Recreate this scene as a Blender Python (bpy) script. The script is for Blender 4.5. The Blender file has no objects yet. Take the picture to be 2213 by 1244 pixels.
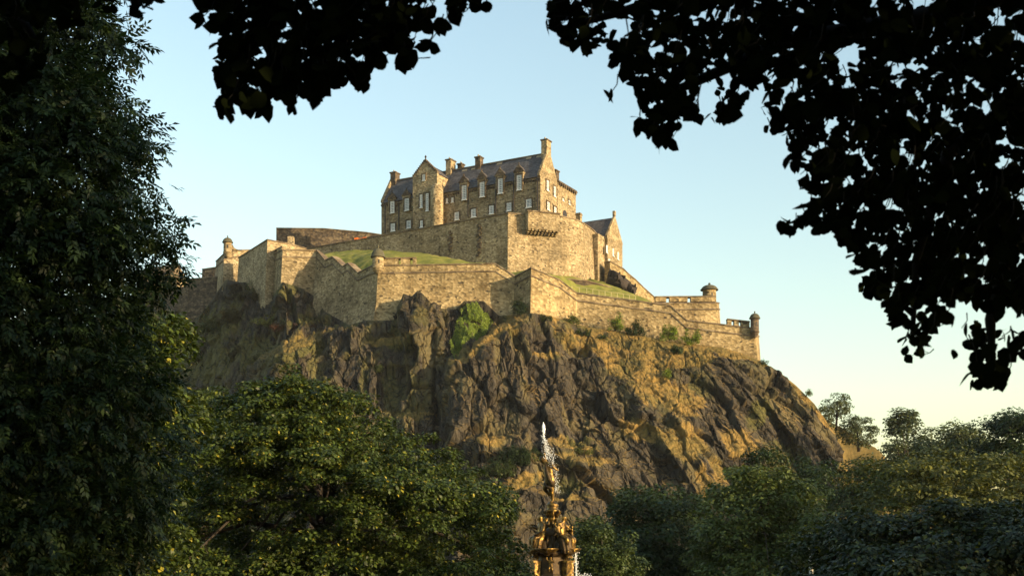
import bpy, math, random
import numpy as np
from mathutils import Vector, Matrix

# ------------------------------------------------------------------ camera, sky, sun, exposure
S = bpy.context.scene
COL = S.collection
F, CX, HY, CZ = 2671.0, 1106.5, 1215.0, 1.6        # focal length and principal point in photo pixels, eye height
SUN_AZ, SUN_EL = 121.5, 12.0                        # degrees, from +Y towards +X

cam = bpy.data.cameras.new('camera')
camo = bpy.data.objects.new('camera', cam)
COL.objects.link(camo)
camo.location = (0, 0, CZ)
camo.rotation_euler = (math.pi / 2, 0, 0)
cam.sensor_width = 36.0
cam.lens = 36.0 * F / 2213.0
cam.shift_y = (HY - 622.0) / 2213.0
cam.clip_start = 0.1
cam.clip_end = 12000
cam.dof.use_dof = True
cam.dof.focus_distance = 200
cam.dof.aperture_fstop = 7
S.camera = camo

W = bpy.data.worlds.new("World")
S.world = W
W.use_nodes = True
wn = W.node_tree
sky = wn.nodes.new('ShaderNodeTexSky')
sky.sky_type = 'NISHITA'
sky.sun_disc = False
sky.sun_elevation = math.radians(SUN_EL)
sky.sun_rotation = math.radians(SUN_AZ)
sky.air_density = 1.45
sky.dust_density = 1.0
sky.ozone_density = 1.2
wn.nodes['Background'].inputs[1].default_value = 0.15
wn.links.new(sky.outputs[0], wn.nodes['Background'].inputs[0])

sl = bpy.data.lights.new('sun', 'SUN')
sl.energy = 4.4
sl.angle = math.radians(0.5)
sl.color = (1.0, 0.76, 0.44)
slo = bpy.data.objects.new('sun', sl)
COL.objects.link(slo)
SUN = Vector((math.sin(math.radians(SUN_AZ)) * math.cos(math.radians(SUN_EL)),
              math.cos(math.radians(SUN_AZ)) * math.cos(math.radians(SUN_EL)), math.sin(math.radians(SUN_EL))))
slo.rotation_euler = SUN.to_track_quat('Z', 'Y').to_euler()
slo.location = (60, -40, 60)

S.view_settings.view_transform = 'Standard'
S.view_settings.look = 'None'
S.view_settings.exposure = 1.12
S.view_settings.gamma = 1.0
S.view_settings.use_curve_mapping = False
S.render.engine = 'CYCLES'
S.cycles.use_denoising = True
S.cycles.max_bounces = 6
S.cycles.transparent_max_bounces = 8
S.cycles.volume_bounces = 0

rng = np.random.default_rng(7)
random.seed(7)

# ------------------------------------------------------------------ helpers
def P(px, py, Y):
    return Vector(((px - CX) / F * Y, Y, CZ + (HY - py) / F * Y))

def sstep(a, b, x):
    t = np.clip((x - a) / (b - a), 0, 1)
    return t * t * (3 - 2 * t)

def tag(o, label=None, cat=None, group=None, kind=None):
    if label: o['label'] = label
    if cat: o['category'] = cat
    if group: o['group'] = group
    if kind: o['kind'] = kind
    return o

def thing(name, label, cat, loc=(0, 0, 0), group=None):
    o = bpy.data.objects.new(name, None)
    o.empty_display_size = 0.3
    COL.objects.link(o)
    o.location = loc
    return tag(o, label, cat, group)

def wloc(o):
    v = Vector(o.location)
    while o.parent:
        o = o.parent
        v += o.location
    return v

class MB:
    def __init__(s):
        s.v, s.f = [], []
    def poly(s, pts):
        i = len(s.v)
        s.v += [tuple(p) for p in pts]
        s.f.append(tuple(range(i, i + len(pts))))
    def hexa(s, b, t):                      # bottom loop, top loop
        n = len(b)
        i = len(s.v)
        s.v += [tuple(p) for p in b] + [tuple(p) for p in t]
        s.f.append(tuple(i + k for k in reversed(range(n))))
        s.f.append(tuple(i + n + k for k in range(n)))
        for k in range(n):
            j = (k + 1) % n
            s.f.append((i + k, i + j, i + n + j, i + n + k))
    def box(s, c, u, n, w, d, h):           # centre, width axis, depth axis, sizes
        c, u, n = Vector(c), Vector(u).normalized(), Vector(n).normalized()
        z = Vector((0, 0, 1))
        q = [c + u * (a * w / 2) + n * (b * d / 2) for a, b in ((-1, -1), (1, -1), (1, 1), (-1, 1))]
        s.hexa([p - z * (h / 2) for p in q], [p + z * (h / 2) for p in q])
    def prism(s, pts, off):                 # planar outline extruded by a vector
        off = Vector(off)
        s.hexa([Vector(p) for p in pts], [Vector(p) + off for p in pts])
    def tube(s, path, radii, n=8):
        path = [Vector(p) for p in path]
        rings = []
        for i, p in enumerate(path):
            d = (path[min(i + 1, len(path) - 1)] - path[max(i - 1, 0)])
            d = d.normalized() if d.length > 1e-9 else Vector((0, 0, 1))
            a = d.cross(Vector((0.13, 0.97, 0.21)))
            if a.length < 0.1: a = d.cross(Vector((1, 0, 0)))
            a.normalize()
            b = d.cross(a)
            k = len(s.v)
            s.v += [tuple(p + (a * math.cos(2 * math.pi * j / n) + b * math.sin(2 * math.pi * j / n)) * radii[i]) for j in range(n)]
            rings.append(k)
        for a, b in zip(rings, rings[1:]):
            for j in range(n):
                s.f.append((a + j, a + (j + 1) % n, b + (j + 1) % n, b + j))
        s.f.append(tuple(rings[0] + j for j in reversed(range(n))))
        s.f.append(tuple(rings[-1] + j for j in range(n)))
    def lathe(s, c, prof, n=20, wob=None):
        c = Vector(c)
        rings = []
        for r, z in prof:
            k = len(s.v)
            for j in range(n):
                a = 2 * math.pi * j / n
                rr = max(r, 0.002) * (wob(a, z) if wob else 1)
                s.v.append((c.x + rr * math.cos(a), c.y + rr * math.sin(a), c.z + z))
            rings.append(k)
        for a, b in zip(rings, rings[1:]):
            for j in range(n):
                s.f.append((a + j, a + (j + 1) % n, b + (j + 1) % n, b + j))
        s.f.append(tuple(rings[0] + j for j in reversed(range(n))))
        s.f.append(tuple(rings[-1] + j for j in range(n)))
    def build(s, name, mat, parent=None, smooth=False):
        off = wloc(parent) if parent else Vector((0, 0, 0))
        me = bpy.data.meshes.new(name)
        me.from_pydata([(x - off.x, y - off.y, z - off.z) for x, y, z in s.v], [], s.f)
        me.materials.append(mat)
        if smooth:
            me.polygons.foreach_set('use_smooth', [True] * len(me.polygons))
        me.update()
        o = bpy.data.objects.new(name, me)
        COL.objects.link(o)
        if parent: o.parent = parent
        return o

def np_mesh(name, V, Q, mat, parent=None, smooth=False, attrs=None):
    """V (n,3), Q (m,k) of equal face size k"""
    off = wloc(parent) if parent else Vector((0, 0, 0))
    V = np.asarray(V, np.float32) - np.array(off, np.float32)
    Q = np.asarray(Q, np.int32)
    m, k = Q.shape
    me = bpy.data.meshes.new(name)
    me.vertices.add(len(V)); me.vertices.foreach_set('co', V.ravel())
    me.loops.add(m * k); me.loops.foreach_set('vertex_index', Q.ravel())
    me.polygons.add(m)
    me.polygons.foreach_set('loop_start', np.arange(0, m * k, k, dtype=np.int32))
    me.polygons.foreach_set('loop_total', np.full(m, k, np.int32))
    if smooth: me.polygons.foreach_set('use_smooth', np.ones(m, bool))
    me.materials.append(mat)
    if attrs is not None:
        for an, av in attrs.items():
            a = me.color_attributes.new(an, 'FLOAT_COLOR', 'POINT')
            a.data.foreach_set('color', np.asarray(av, np.float32).ravel())
    me.update(calc_edges=True)
    me.validate()
    o = bpy.data.objects.new(name, me)
    COL.objects.link(o)
    if parent: o.parent = parent
    return o

# ---- numpy noise
def _h(ix, iy, iz, k):
    h = (ix.astype(np.int64) * 374761393 + iy.astype(np.int64) * 668265263 + iz.astype(np.int64) * 2147483647 + k * 1274126177) & 0xFFFFFFFF
    h = ((h ^ (h >> 13)) * 1274126177) & 0xFFFFFFFF
    h = ((h ^ (h >> 16)) * 2246822519) & 0xFFFFFFFF
    h = h ^ (h >> 15)
    return (h & 0xFFFFFF) / float(0xFFFFFF)

def vnoise(p, seed=0):
    i = np.floor(p).astype(np.int64); f = p - i; f = f * f * (3 - 2 * f)
    r = 0
    for a in (0, 1):
        for b in (0, 1):
            for c in (0, 1):
                w = (f[:, 0] if a else 1 - f[:, 0]) * (f[:, 1] if b else 1 - f[:, 1]) * (f[:, 2] if c else 1 - f[:, 2])
                r = r + w * _h(i[:, 0] + a, i[:, 1] + b, i[:, 2] + c, seed)
    return r

def fbm(p, seed=0, o=4):
    r, a, t = 0, 1.0, 0
    for k in range(o):
        r = r + a * vnoise(p * (2.03 ** k), seed + k * 17); t += a; a *= 0.5
    return r / t

def facets(p, seed, tilt=1.0):
    """blocky facets: (offset in about -1..1, distance to the nearest crack)"""
    i = np.floor(p).astype(np.int64)
    n = len(p)
    d1 = np.full(n, 9e9); d2 = np.full(n, 9e9); val = np.zeros(n)
    for a in (-1, 0, 1):
        for b in (-1, 0, 1):
            for c in (-1, 0, 1):
                jx, jy, jz = i[:, 0] + a, i[:, 1] + b, i[:, 2] + c
                fx = jx + _h(jx, jy, jz, seed); fy = jy + _h(jx, jy, jz, seed + 1); fz = jz + _h(jx, jy, jz, seed + 2)
                dx, dy, dz = p[:, 0] - fx, p[:, 1] - fy, p[:, 2] - fz
                d = (np.abs(dx) + np.abs(dy) + np.abs(dz)) ** 2
                v = (_h(jx, jy, jz, seed + 3) - .5) * 2 + tilt * ((_h(jx, jy, jz, seed + 4) - .5) * 2 * dx + (_h(jx, jy, jz, seed + 5) - .5) * 1.6 * dz)
                m = d < d1
                d2 = np.where(m, d1, np.minimum(d2, d)); d1 = np.where(m, d, d1); val = np.where(m, v, val)
    return val, np.sqrt(d2) - np.sqrt(d1)

# ------------------------------------------------------------------ materials
def nodes(name):
    m = bpy.data.materials.new(name); m.use_nodes = True
    nt = m.node_tree
    return m, nt, nt.nodes['Principled BSDF'], nt.nodes['Material Output']

def N(nt, t, **kw):
    n = nt.nodes.new(t)
    for k, v in kw.items():
        if k.startswith('i_'):
            key = k[2:]
            key = int(key) if key.isdigit() else key
            n.inputs[key].default_value = v
        else:
            setattr(n, k, v)
    return n

def ramp(nt, fac, stops):
    r = nt.nodes.new('ShaderNodeValToRGB')
    e = r.color_ramp.elements
    while len(e) < len(stops): e.new(0.5)
    for el, (p, c) in zip(e, stops):
        el.position = p
        el.color = (c[0], c[1], c[2], 1) if hasattr(c, '__len__') else (c, c, c, 1)
    nt.links.new(fac, r.inputs[0])
    return r.outputs[0]

def mix(nt, fac, a, b, mode='MIX'):
    m = nt.nodes.new('ShaderNodeMix'); m.data_type = 'RGBA'; m.blend_type = mode
    for s, v in ((m.inputs[0], fac), (m.inputs[6], a), (m.inputs[7], b)):
        if isinstance(v, bpy.types.NodeSocket): nt.links.new(v, s)
        elif hasattr(v, '__len__'): s.default_value = (v[0], v[1], v[2], 1)
        else: s.default_value = v
    return m.outputs[2]

def coords(nt, scale=(1, 1, 1), rot=(0, 0, 0)):
    tc = nt.nodes.new('ShaderNodeTexCoord')
    mp = nt.nodes.new('ShaderNodeMapping')
    mp.inputs['Scale'].default_value = scale
    mp.inputs['Rotation'].default_value = rot
    nt.links.new(tc.outputs['Object'], mp.inputs[0])
    return mp.outputs[0]

def noise(nt, vec, scale, detail=4, rough=0.55):
    n = N(nt, 'ShaderNodeTexNoise', i_Scale=scale, i_Detail=detail, i_Roughness=rough)
    nt.links.new(vec, n.inputs['Vector'])
    return n.outputs['Fac']

def simple(name, col, rough=0.7, metal=0.0, var=0.25, vs=2.0, spec=0.3):
    m, nt, b, out = nodes(name)
    f = noise(nt, coords(nt), vs)
    nt.links.new(mix(nt, f, [c * (1 - var) for c in col], [c * (1 + var) for c in col]), b.inputs['Base Color'])
    b.inputs['Roughness'].default_value = rough
    b.inputs['Metallic'].default_value = metal
    b.inputs['Specular IOR Level'].default_value = spec
    return m

def stone(name, dark, mid, light, stain=0.55, size=(0.62, 0.62, 0.36)):
    m, nt, b, out = nodes(name)
    sc = tuple(1 / s for s in size)
    v = N(nt, 'ShaderNodeTexVoronoi', feature='F1', i_Scale=1.0, i_Randomness=0.85)
    nt.links.new(coords(nt, sc), v.inputs['Vector'])
    sep = N(nt, 'ShaderNodeSeparateColor'); nt.links.new(v.outputs['Color'], sep.inputs[0])
    c = ramp(nt, sep.outputs[0], [(0.0, [x * 2.4 for x in dark]), (0.07, [x * 0.78 for x in mid]), (0.45, mid), (1.0, light)])
    big = noise(nt, coords(nt, (0.14, 0.14, 0.18)), 1.0, 5, 0.6)
    streak = noise(nt, coords(nt, (0.9, 0.9, 0.09)), 1.0, 4, 0.6)
    mid_n = noise(nt, coords(nt, (1, 1, 1)), 0.7, 5, 0.65)
    c = mix(nt, 1.0, c, ramp(nt, big, [(0.3, 1 - stain), (0.62, 1.08)]), 'MULTIPLY')
    c = mix(nt, 1.0, c, ramp(nt, streak, [(0.32, (0.7, 0.67, 0.63)), (0.5, (1, 1, 1))]), 'MULTIPLY')
    c = mix(nt, 1.0, c, ramp(nt, mid_n, [(0.3, (0.8, 0.79, 0.78)), (0.6, (1.05, 1.03, 1))]), 'MULTIPLY')
    course = noise(nt, coords(nt, (0.22, 0.22, 2.6)), 1.0, 3, 0.6)
    c = mix(nt, 1.0, c, ramp(nt, course, [(0.36, (0.82, 0.8, 0.78)), (0.5, (1, 1, 1))]), 'MULTIPLY')
    nt.links.new(c, b.inputs['Base Color'])
    b.inputs['Roughness'].default_value = 0.95
    b.inputs['Specular IOR Level'].default_value = 0.15
    bu = N(nt, 'ShaderNodeBump', i_Strength=0.7, i_Distance=0.12)
    nt.links.new(v.outputs['Distance'], bu.inputs['Height'])
    bu2 = N(nt, 'ShaderNodeBump', i_Strength=0.5, i_Distance=0.3)
    nt.links.new(mid_n, bu2.inputs['Height'])
    nt.links.new(bu.outputs[0], bu2.inputs['Normal'])
    nt.links.new(bu2.outputs[0], b.inputs['Normal'])
    return m

def leafmat(name, dark, light, trans=0.3, rough=0.45, sat=None, spec=0.3):
    m, nt, b, out = nodes(name)
    g = N(nt, 'ShaderNodeNewGeometry')
    stops = [(0.0, dark), (0.6, [a * .6 + c * .4 for a, c in zip(dark, light)]), (0.95, light)]
    if sat: stops.append((1.0, sat))
    c = ramp(nt, g.outputs['Random Per Island'], stops)
    nt.links.new(c, b.inputs['Base Color'])
    b.inputs['Roughness'].default_value = rough
    b.inputs['Specular IOR Level'].default_value = spec
    t = N(nt, 'ShaderNodeBsdfTranslucent')
    nt.links.new(mix(nt, 1.0, c, (1.25, 1.15, 0.45), 'MULTIPLY'), t.inputs['Color'])
    ms = N(nt, 'ShaderNodeMixShader', i_0=trans)
    nt.links.new(b.outputs[0], ms.inputs[1]); nt.links.new(t.outputs[0], ms.inputs[2])
    nt.links.new(ms.outputs[0], out.inputs['Surface'])
    return m

M = {}
M['stone'] = stone('castle_stone', (0.035, 0.028, 0.022), (0.285, 0.225, 0.135), (0.44, 0.36, 0.23), 0.45, (0.42, 0.42, 0.26))
M['stone_old'] = stone('rampart_stone', (0.035, 0.028, 0.02), (0.27, 0.21, 0.12), (0.43, 0.345, 0.21), 0.45, (0.5, 0.5, 0.3))
M['stone_low'] = stone('lower_stone', (0.03, 0.025, 0.018), (0.275, 0.21, 0.11), (0.42, 0.335, 0.19), 0.5, (0.5, 0.5, 0.34))
M['coping'] = stone('coping_stone', (0.05, 0.04, 0.035), (0.17, 0.13, 0.09), (0.27, 0.22, 0.15), 0.5, (1.2, 1.2, 0.5))
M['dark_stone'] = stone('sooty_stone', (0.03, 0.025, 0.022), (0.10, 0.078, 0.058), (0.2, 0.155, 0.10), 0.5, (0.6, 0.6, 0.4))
M['margin'] = simple('dressed_stone', (0.30, 0.24, 0.16), 0.9, var=0.3, vs=1.5)
M['dome'] = simple('mossy_dome_stone', (0.075, 0.07, 0.045), 0.95, var=0.5, vs=2.0)
M['white'] = simple('white_paint', (0.72, 0.72, 0.70), 0.5, var=0.05)
M['pipe'] = simple('black_pipe', (0.025, 0.022, 0.022), 0.6)
M['railing'] = simple('pale_metal', (0.42, 0.37, 0.2), 0.5)
M['orange'] = simple('orange_sheet', (0.75, 0.16, 0.02), 0.6)
M['bark'] = simple('bark', (0.035, 0.027, 0.02), 0.95, var=0.5, vs=6)
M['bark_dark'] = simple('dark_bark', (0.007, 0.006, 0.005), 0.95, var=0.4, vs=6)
M['birch'] = simple('birch_bark', (0.6, 0.58, 0.52), 0.8, var=0.45, vs=3)
m, nt, b, out = nodes('window_glass')
b.inputs['Base Color'].default_value = (0.05, 0.055, 0.06, 1); b.inputs['Roughness'].default_value = 0.12
b.inputs['Specular IOR Level'].default_value = 0.6
nt.links.new(mix(nt, noise(nt, coords(nt), 0.8), (0.03, 0.033, 0.04), (0.16, 0.17, 0.18)), b.inputs['Base Color'])
M['glass'] = m
# slates
m, nt, b, out = nodes('slate')
v = N(nt, 'ShaderNodeTexVoronoi', i_Scale=1.0)
nt.links.new(coords(nt, (2.2, 2.2, 3.4)), v.inputs['Vector'])
sep = N(nt, 'ShaderNodeSeparateColor'); nt.links.new(v.outputs['Color'], sep.inputs[0])
c = ramp(nt, sep.outputs[0], [(0, (0.045, 0.042, 0.046)), (1, (0.105, 0.098, 0.10))])
c = mix(nt, 1.0, c, ramp(nt, noise(nt, coords(nt, (.5, .5, .12)), 1.0), [(0.3, 0.65), (0.7, 1.15)]), 'MULTIPLY')
nt.links.new(c, b.inputs['Base Color']); b.inputs['Roughness'].default_value = 0.7
b.inputs['Specular IOR Level'].default_value = 0.25
bu = N(nt, 'ShaderNodeBump', i_Strength=0.35, i_Distance=0.1)
nt.links.new(sep.outputs[1], bu.inputs['Height']); nt.links.new(bu.outputs[0], b.inputs['Normal'])
M['slate'] = m
# crag: attribute 'cover' = (dry grass, green grass, lichen)
def crag_mat():
    m, nt, b, out = nodes('crag_basalt')
    at = N(nt, 'ShaderNodeVertexColor', layer_name='cover')
    sp = N(nt, 'ShaderNodeSeparateColor'); nt.links.new(at.outputs['Color'], sp.inputs[0])
    n1 = noise(nt, coords(nt, (0.35, 0.35, 0.2)), 1.0, 8, 0.7)
    n2 = noise(nt, coords(nt, (1.4, 1.4, 0.35)), 1.0, 6, 0.7)
    n3 = noise(nt, coords(nt, (1, 1, 1)), 1.6, 6, 0.7)
    rock = ramp(nt, n1, [(0.28, (0.021, 0.019, 0.016)), (0.5, (0.050, 0.044, 0.034)), (0.66, (0.088, 0.076, 0.052)), (0.78, (0.17, 0.14, 0.075))])
    rock = mix(nt, 1.0, rock, ramp(nt, n2, [(0.35, (0.5, 0.48, 0.5)), (0.6, (1.15, 1.1, 1.05))]), 'MULTIPLY')
    rock = mix(nt, sp.outputs[2], rock, (0.145, 0.118, 0.052))
    dry = ramp(nt, n3, [(0.28, (0.08, 0.06, 0.02)), (0.45, (0.17, 0.115, 0.035)), (0.6, (0.26, 0.165, 0.05)), (0.75, (0.33, 0.23, 0.075))])
    green = ramp(nt, n3, [(0.3, (0.04, 0.042, 0.014)), (0.55, (0.09, 0.082, 0.026)), (0.75, (0.17, 0.14, 0.048))])
    dg = mix(nt, sp.outputs[1], dry, mix(nt, 0.55, dry, green))
    c = mix(nt, sp.outputs[1], rock, green)
    c = mix(nt, sp.outputs[0], c, dg)
    nt.links.new(c, b.inputs['Base Color'])
    b.inputs['Roughness'].default_value = 0.9
    b.inputs['Specular IOR Level'].default_value = 0.2
    wv = N(nt, 'ShaderNodeVectorMath', operation='MULTIPLY_ADD')
    nz_ = N(nt, 'ShaderNodeTexNoise', i_Scale=0.5, i_Detail=3)
    tcv = coords(nt, (1, 1, 1)); nt.links.new(tcv, nz_.inputs['Vector'])
    nt.links.new(nz_.outputs['Color'], wv.inputs[0]); wv.inputs[1].default_value = (1.6, 1.6, 2.5); nt.links.new(tcv, wv.inputs[2])
    mp = N(nt, 'ShaderNodeMapping'); mp.inputs['Scale'].default_value = (.62, .5, .24); mp.inputs['Rotation'].default_value = (0, .35, 0)
    nt.links.new(wv.outputs[0], mp.inputs[0])
    ve = N(nt, 'ShaderNodeTexVoronoi', feature='DISTANCE_TO_EDGE', i_Scale=1.0); nt.links.new(mp.outputs[0], ve.inputs['Vector'])
    crack = ramp(nt, ve.outputs['Distance'], [(0.0, 0.25), (0.045, 1.0)])
    c = mix(nt, 1.0, c, mix(nt, sp.outputs[0], crack, (1, 1, 1)), 'MULTIPLY')
    nt.links.new(c, b.inputs['Base Color'])
    b0 = N(nt, 'ShaderNodeBump', i_Strength=0.9, i_Distance=0.5); nt.links.new(crack, b0.inputs['Height'])
    bu = N(nt, 'ShaderNodeBump', i_Strength=0.9, i_Distance=0.45)
    nt.links.new(b0.outputs[0], bu.inputs['Normal'])
    nt.links.new(n2, bu.inputs['Height'])
    bu2 = N(nt, 'ShaderNodeBump', i_Strength=0.8, i_Distance=0.3)
    nt.links.new(n3, bu2.inputs['Height']); nt.links.new(bu.outputs[0], bu2.inputs['Normal'])
    nt.links.new(bu2.outputs[0], b.inputs['Normal'])
    return m
M['crag'] = crag_mat()
def grassmat(name, a, bcol, c2, s=0.5):
    m, nt, b, out = nodes(name)
    n3 = noise(nt, coords(nt, (1, 1, 1)), s, 8, 0.7)
    nt.links.new(ramp(nt, n3, [(0.3, a), (0.5, bcol), (0.72, c2)]), b.inputs['Base Color'])
    b.inputs['Roughness'].default_value = 0.95; b.inputs['Specular IOR Level'].default_value = 0.1
    bu = N(nt, 'ShaderNodeBump', i_Strength=0.6, i_Distance=0.3)
    nt.links.new(n3, bu.inputs['Height']); nt.links.new(bu.outputs[0], b.inputs['Normal'])
    return m
M['lawn'] = grassmat('castle_grass', (0.085, 0.10, 0.022), (0.16, 0.165, 0.036), (0.27, 0.22, 0.07), 0.55)
M['park'] = grassmat('park_grass', (0.03, 0.05, 0.012), (0.05, 0.075, 0.018), (0.08, 0.09, 0.03), 0.3)
M['hillgrass'] = grassmat('hill_grass', (0.05, 0.045, 0.016), (0.12, 0.088, 0.03), (0.21, 0.145, 0.05), 0.35)
# gold
m, nt, b, out = nodes('gilded_iron')
g = noise(nt, coords(nt, (1, 1, 1)), 5, 6, 0.65)
nt.links.new(ramp(nt, g, [(0.38, (0.028, 0.016, 0.007)), (0.54, (0.13, 0.078, 0.018)), (0.73, (0.55, 0.34, 0.075))]), b.inputs['Base Color'])
b.inputs['Metallic'].default_value = 0.75; b.inputs['Roughness'].default_value = 0.42
bu = N(nt, 'ShaderNodeBump', i_Strength=0.6, i_Distance=0.05)
nt.links.new(g, bu.inputs['Height']); nt.links.new(bu.outputs[0], b.inputs['Normal'])
M['gold'] = m
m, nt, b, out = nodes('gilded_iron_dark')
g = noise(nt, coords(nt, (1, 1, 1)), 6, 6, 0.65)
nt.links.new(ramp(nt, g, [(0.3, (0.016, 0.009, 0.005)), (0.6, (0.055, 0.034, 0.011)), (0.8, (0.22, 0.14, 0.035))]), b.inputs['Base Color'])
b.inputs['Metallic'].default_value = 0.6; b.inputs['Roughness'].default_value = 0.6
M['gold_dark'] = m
m, nt, b, out = nodes('water_foam')
b.inputs['Base Color'].default_value = (0.9, 0.92, 0.93, 1); b.inputs['Roughness'].default_value = 0.25
t = N(nt, 'ShaderNodeBsdfTranslucent', i_Color=(0.9, 0.92, 0.93, 1))
ms = N(nt, 'ShaderNodeMixShader', i_0=0.4)
nt.links.new(b.outputs[0], ms.inputs[1]); nt.links.new(t.outputs[0], ms.inputs[2]); nt.links.new(ms.outputs[0], out.inputs['Surface'])
M['foam'] = m
m, nt, b, out = nodes('water')
b.inputs['Base Color'].default_value = (0.03, 0.04, 0.04, 1); b.inputs['Roughness'].default_value = 0.08
bu = N(nt, 'ShaderNodeBump', i_Strength=0.4, i_Distance=0.05)
nt.links.new(noise(nt, coords(nt), 4), bu.inputs['Height']); nt.links.new(bu.outputs[0], b.inputs['Normal'])
M['water'] = m
M['leaf_ash'] = leafmat('ash_leaf', (0.008, 0.018, 0.006), (0.034, 0.058, 0.018), 0.25, 0.5, spec=0.25)
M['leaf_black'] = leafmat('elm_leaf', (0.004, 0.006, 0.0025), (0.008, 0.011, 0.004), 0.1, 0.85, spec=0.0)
M['leaf_syc'] = leafmat('sycamore_leaf', (0.022, 0.032, 0.007), (0.07, 0.104, 0.016), 0.24, 0.5, (0.36, 0.30, 0.04), spec=0.25)
M['leaf_mid'] = leafmat('mid_green_leaf', (0.02, 0.034, 0.009), (0.066, 0.092, 0.02), 0.24, 0.55)
M['leaf_light'] = leafmat('pale_green_leaf', (0.036, 0.056, 0.011), (0.115, 0.14, 0.03), 0.24, 0.55)
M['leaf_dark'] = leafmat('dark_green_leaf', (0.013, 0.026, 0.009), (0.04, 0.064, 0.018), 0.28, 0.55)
M['leaf_gold'] = leafmat('golden_green_leaf', (0.035, 0.046, 0.010), (0.125, 0.128, 0.024), 0.24, 0.55)
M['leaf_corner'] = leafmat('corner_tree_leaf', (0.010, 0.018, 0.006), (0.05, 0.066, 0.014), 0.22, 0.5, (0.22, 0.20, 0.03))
M['leaf_scrub'] = leafmat('scrub_leaf', (0.03, 0.032, 0.012), (0.085, 0.075, 0.024), 0.2, 0.6)
M['leaf_heath'] = leafmat('heath_leaf', (0.06, 0.03, 0.016), (0.14, 0.06, 0.03), 0.2, 0.6)
M['leaf_far'] = leafmat('far_green_leaf', (0.04, 0.055, 0.02), (0.10, 0.12, 0.045), 0.25, 0.6)
M['leaf_ivy'] = leafmat('ivy_leaf', (0.08, 0.12, 0.014), (0.22, 0.29, 0.03), 0.25, 0.5)
M['leaf_bush'] = leafmat('bush_leaf', (0.035, 0.05, 0.014), (0.12, 0.14, 0.035), 0.25, 0.55)

# ------------------------------------------------------------------ walls of the fortress
def plan(pts, prev=None, nxt=None):
    """tops, base heights and mitred outward vectors of a wall given as (px, top row, base row, distance)"""
    full = ([prev] if prev else []) + list(pts) + ([nxt] if nxt else [])
    T = [P(a, b, d) for a, b, c, d in full]
    B = [P(a, c, d).z for a, b, c, d in full]
    ns = []
    for a, b in zip(T, T[1:]):
        d = Vector((b.x - a.x, b.y - a.y, 0)).normalized()
        ns.append(Vector((d.y, -d.x, 0)))
    ms = []
    for i in range(len(T)):
        n1 = ns[max(i - 1, 0)]; n2 = ns[min(i, len(ns) - 1)]
        ms.append((n1 + n2) / max(1 + n1.dot(n2), 0.45))
    a = 1 if prev else 0
    e = len(T) - (1 if nxt else 0)
    return T[a:e], B[a:e], ms[a:e]

def ribbon(mb, loops):
    i0 = len(mb.v); k = len(loops[0])
    for L in loops: mb.v += [tuple(p) for p in L]
    for i in range(len(loops) - 1):
        for j in range(k):
            a, b = i0 + i * k, i0 + (i + 1) * k
            mb.f.append((a + j, a + (j + 1) % k, b + (j + 1) % k, b + j))
    mb.f.append(tuple(i0 + j for j in reversed(range(k))))
    e = i0 + (len(loops) - 1) * k
    mb.f.append(tuple(e + j for j in range(k)))

def at(p, m, o, z):
    return Vector((p.x + m.x * o, p.y + m.y * o, z))

def rampart(name, label, pts, prev=None, nxt=None, th=1.4, batter=0.07, mat='stone_old', course=1.25, cat='castle wall', flare=None, group=None, down=4.0):
    T, B, ms = plan(pts, prev, nxt)
    root = thing(name, label, cat, (T[0].x, T[0].y, B[0]), group)
    mb = MB(); L = []
    for p, b, m in zip(T, B, ms):
        zb = b - down; h = p.z - zb
        lo = [at(p, m, 0, p.z), at(p, m, -th, p.z), at(p, m, -th, zb), at(p, m, batter * h + (flare or 0), zb)]
        if flare: lo.append(at(p, m, batter * h * .55, b + 0.36 * (p.z - b)))
        L.append(lo)
    ribbon(mb, L)
    mb.build('wall_face', M[mat], root)
    if course:
        mb = MB()
        ribbon(mb, [[at(p, m, .02, p.z - course + .14), at(p, m, .24, p.z - course + .10), at(p, m, .24, p.z - course - .14), at(p, m, .02, p.z - course - .2)] for p, m in zip(T, ms)])
        mb.build('string_course', M['coping'], root)
    mb = MB()
    ribbon(mb, [[at(p, m, .14, p.z + .003), at(p, m, .14, p.z + .22), at(p, m, -th * .5, p.z + .34), at(p, m, -th - .1, p.z + .22), at(p, m, -th - .1, p.z + .003)] for p, m in zip(T, ms)])
    mb.build('coping', M['coping'], root)
    return root

def sentry(parent, px, Y, top, dome_base, cyl_base, corbel_base, rpx, mat='stone_old'):
    sc = Y / F
    c = P(px, cyl_base, Y)
    r = rpx * sc
    zt, zd, zc = (cyl_base - top) * sc, (cyl_base - dome_base) * sc, (cyl_base - corbel_base) * sc
    mb = MB()
    mb.lathe(c, [(r * .12, zc), (r * .55, zc * .72), (r * .6, zc * .62), (r * .88, zc * .4), (r * .92, zc * .3), (r * 1.12, zc * .12), (r * 1.12, 0), (r, .02), (r * .97, zd * .96), (r * 1.0, zd)], 24)
    t = mb.build('sentry_turret', M[mat], parent)
    mb = MB()
    hh = zt - zd
    prof = [(r * 1.0, zd + .002), (r * 1.28, zd + .03), (r * 1.3, zd + .16)]
    for k in range(1, 8):
        a = k / 8 * math.pi / 2
        prof.append((r * 1.18 * math.cos(a), zd + .16 + (hh * .72 - .16) * math.sin(a)))
    prof += [(r * .14, zd + hh * .72), (r * .12, zd + hh * .8), (r * .2, zd + hh * .88), (r * .08, zd + hh)]
    mb.lathe(c, prof, 24)
    mb.build('dome', M['dome'], t)
    mb = MB()                                  # slit window
    n = Vector((.25, -.97, 0)); u = Vector((.97, .25, 0))
    mb.box(c + n * (r * .96) + Vector((0, 0, zd * .55)), u, n, .22, .14, zd * .36)
    mb.build('slit', M['pipe'], t)
    return t

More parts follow.
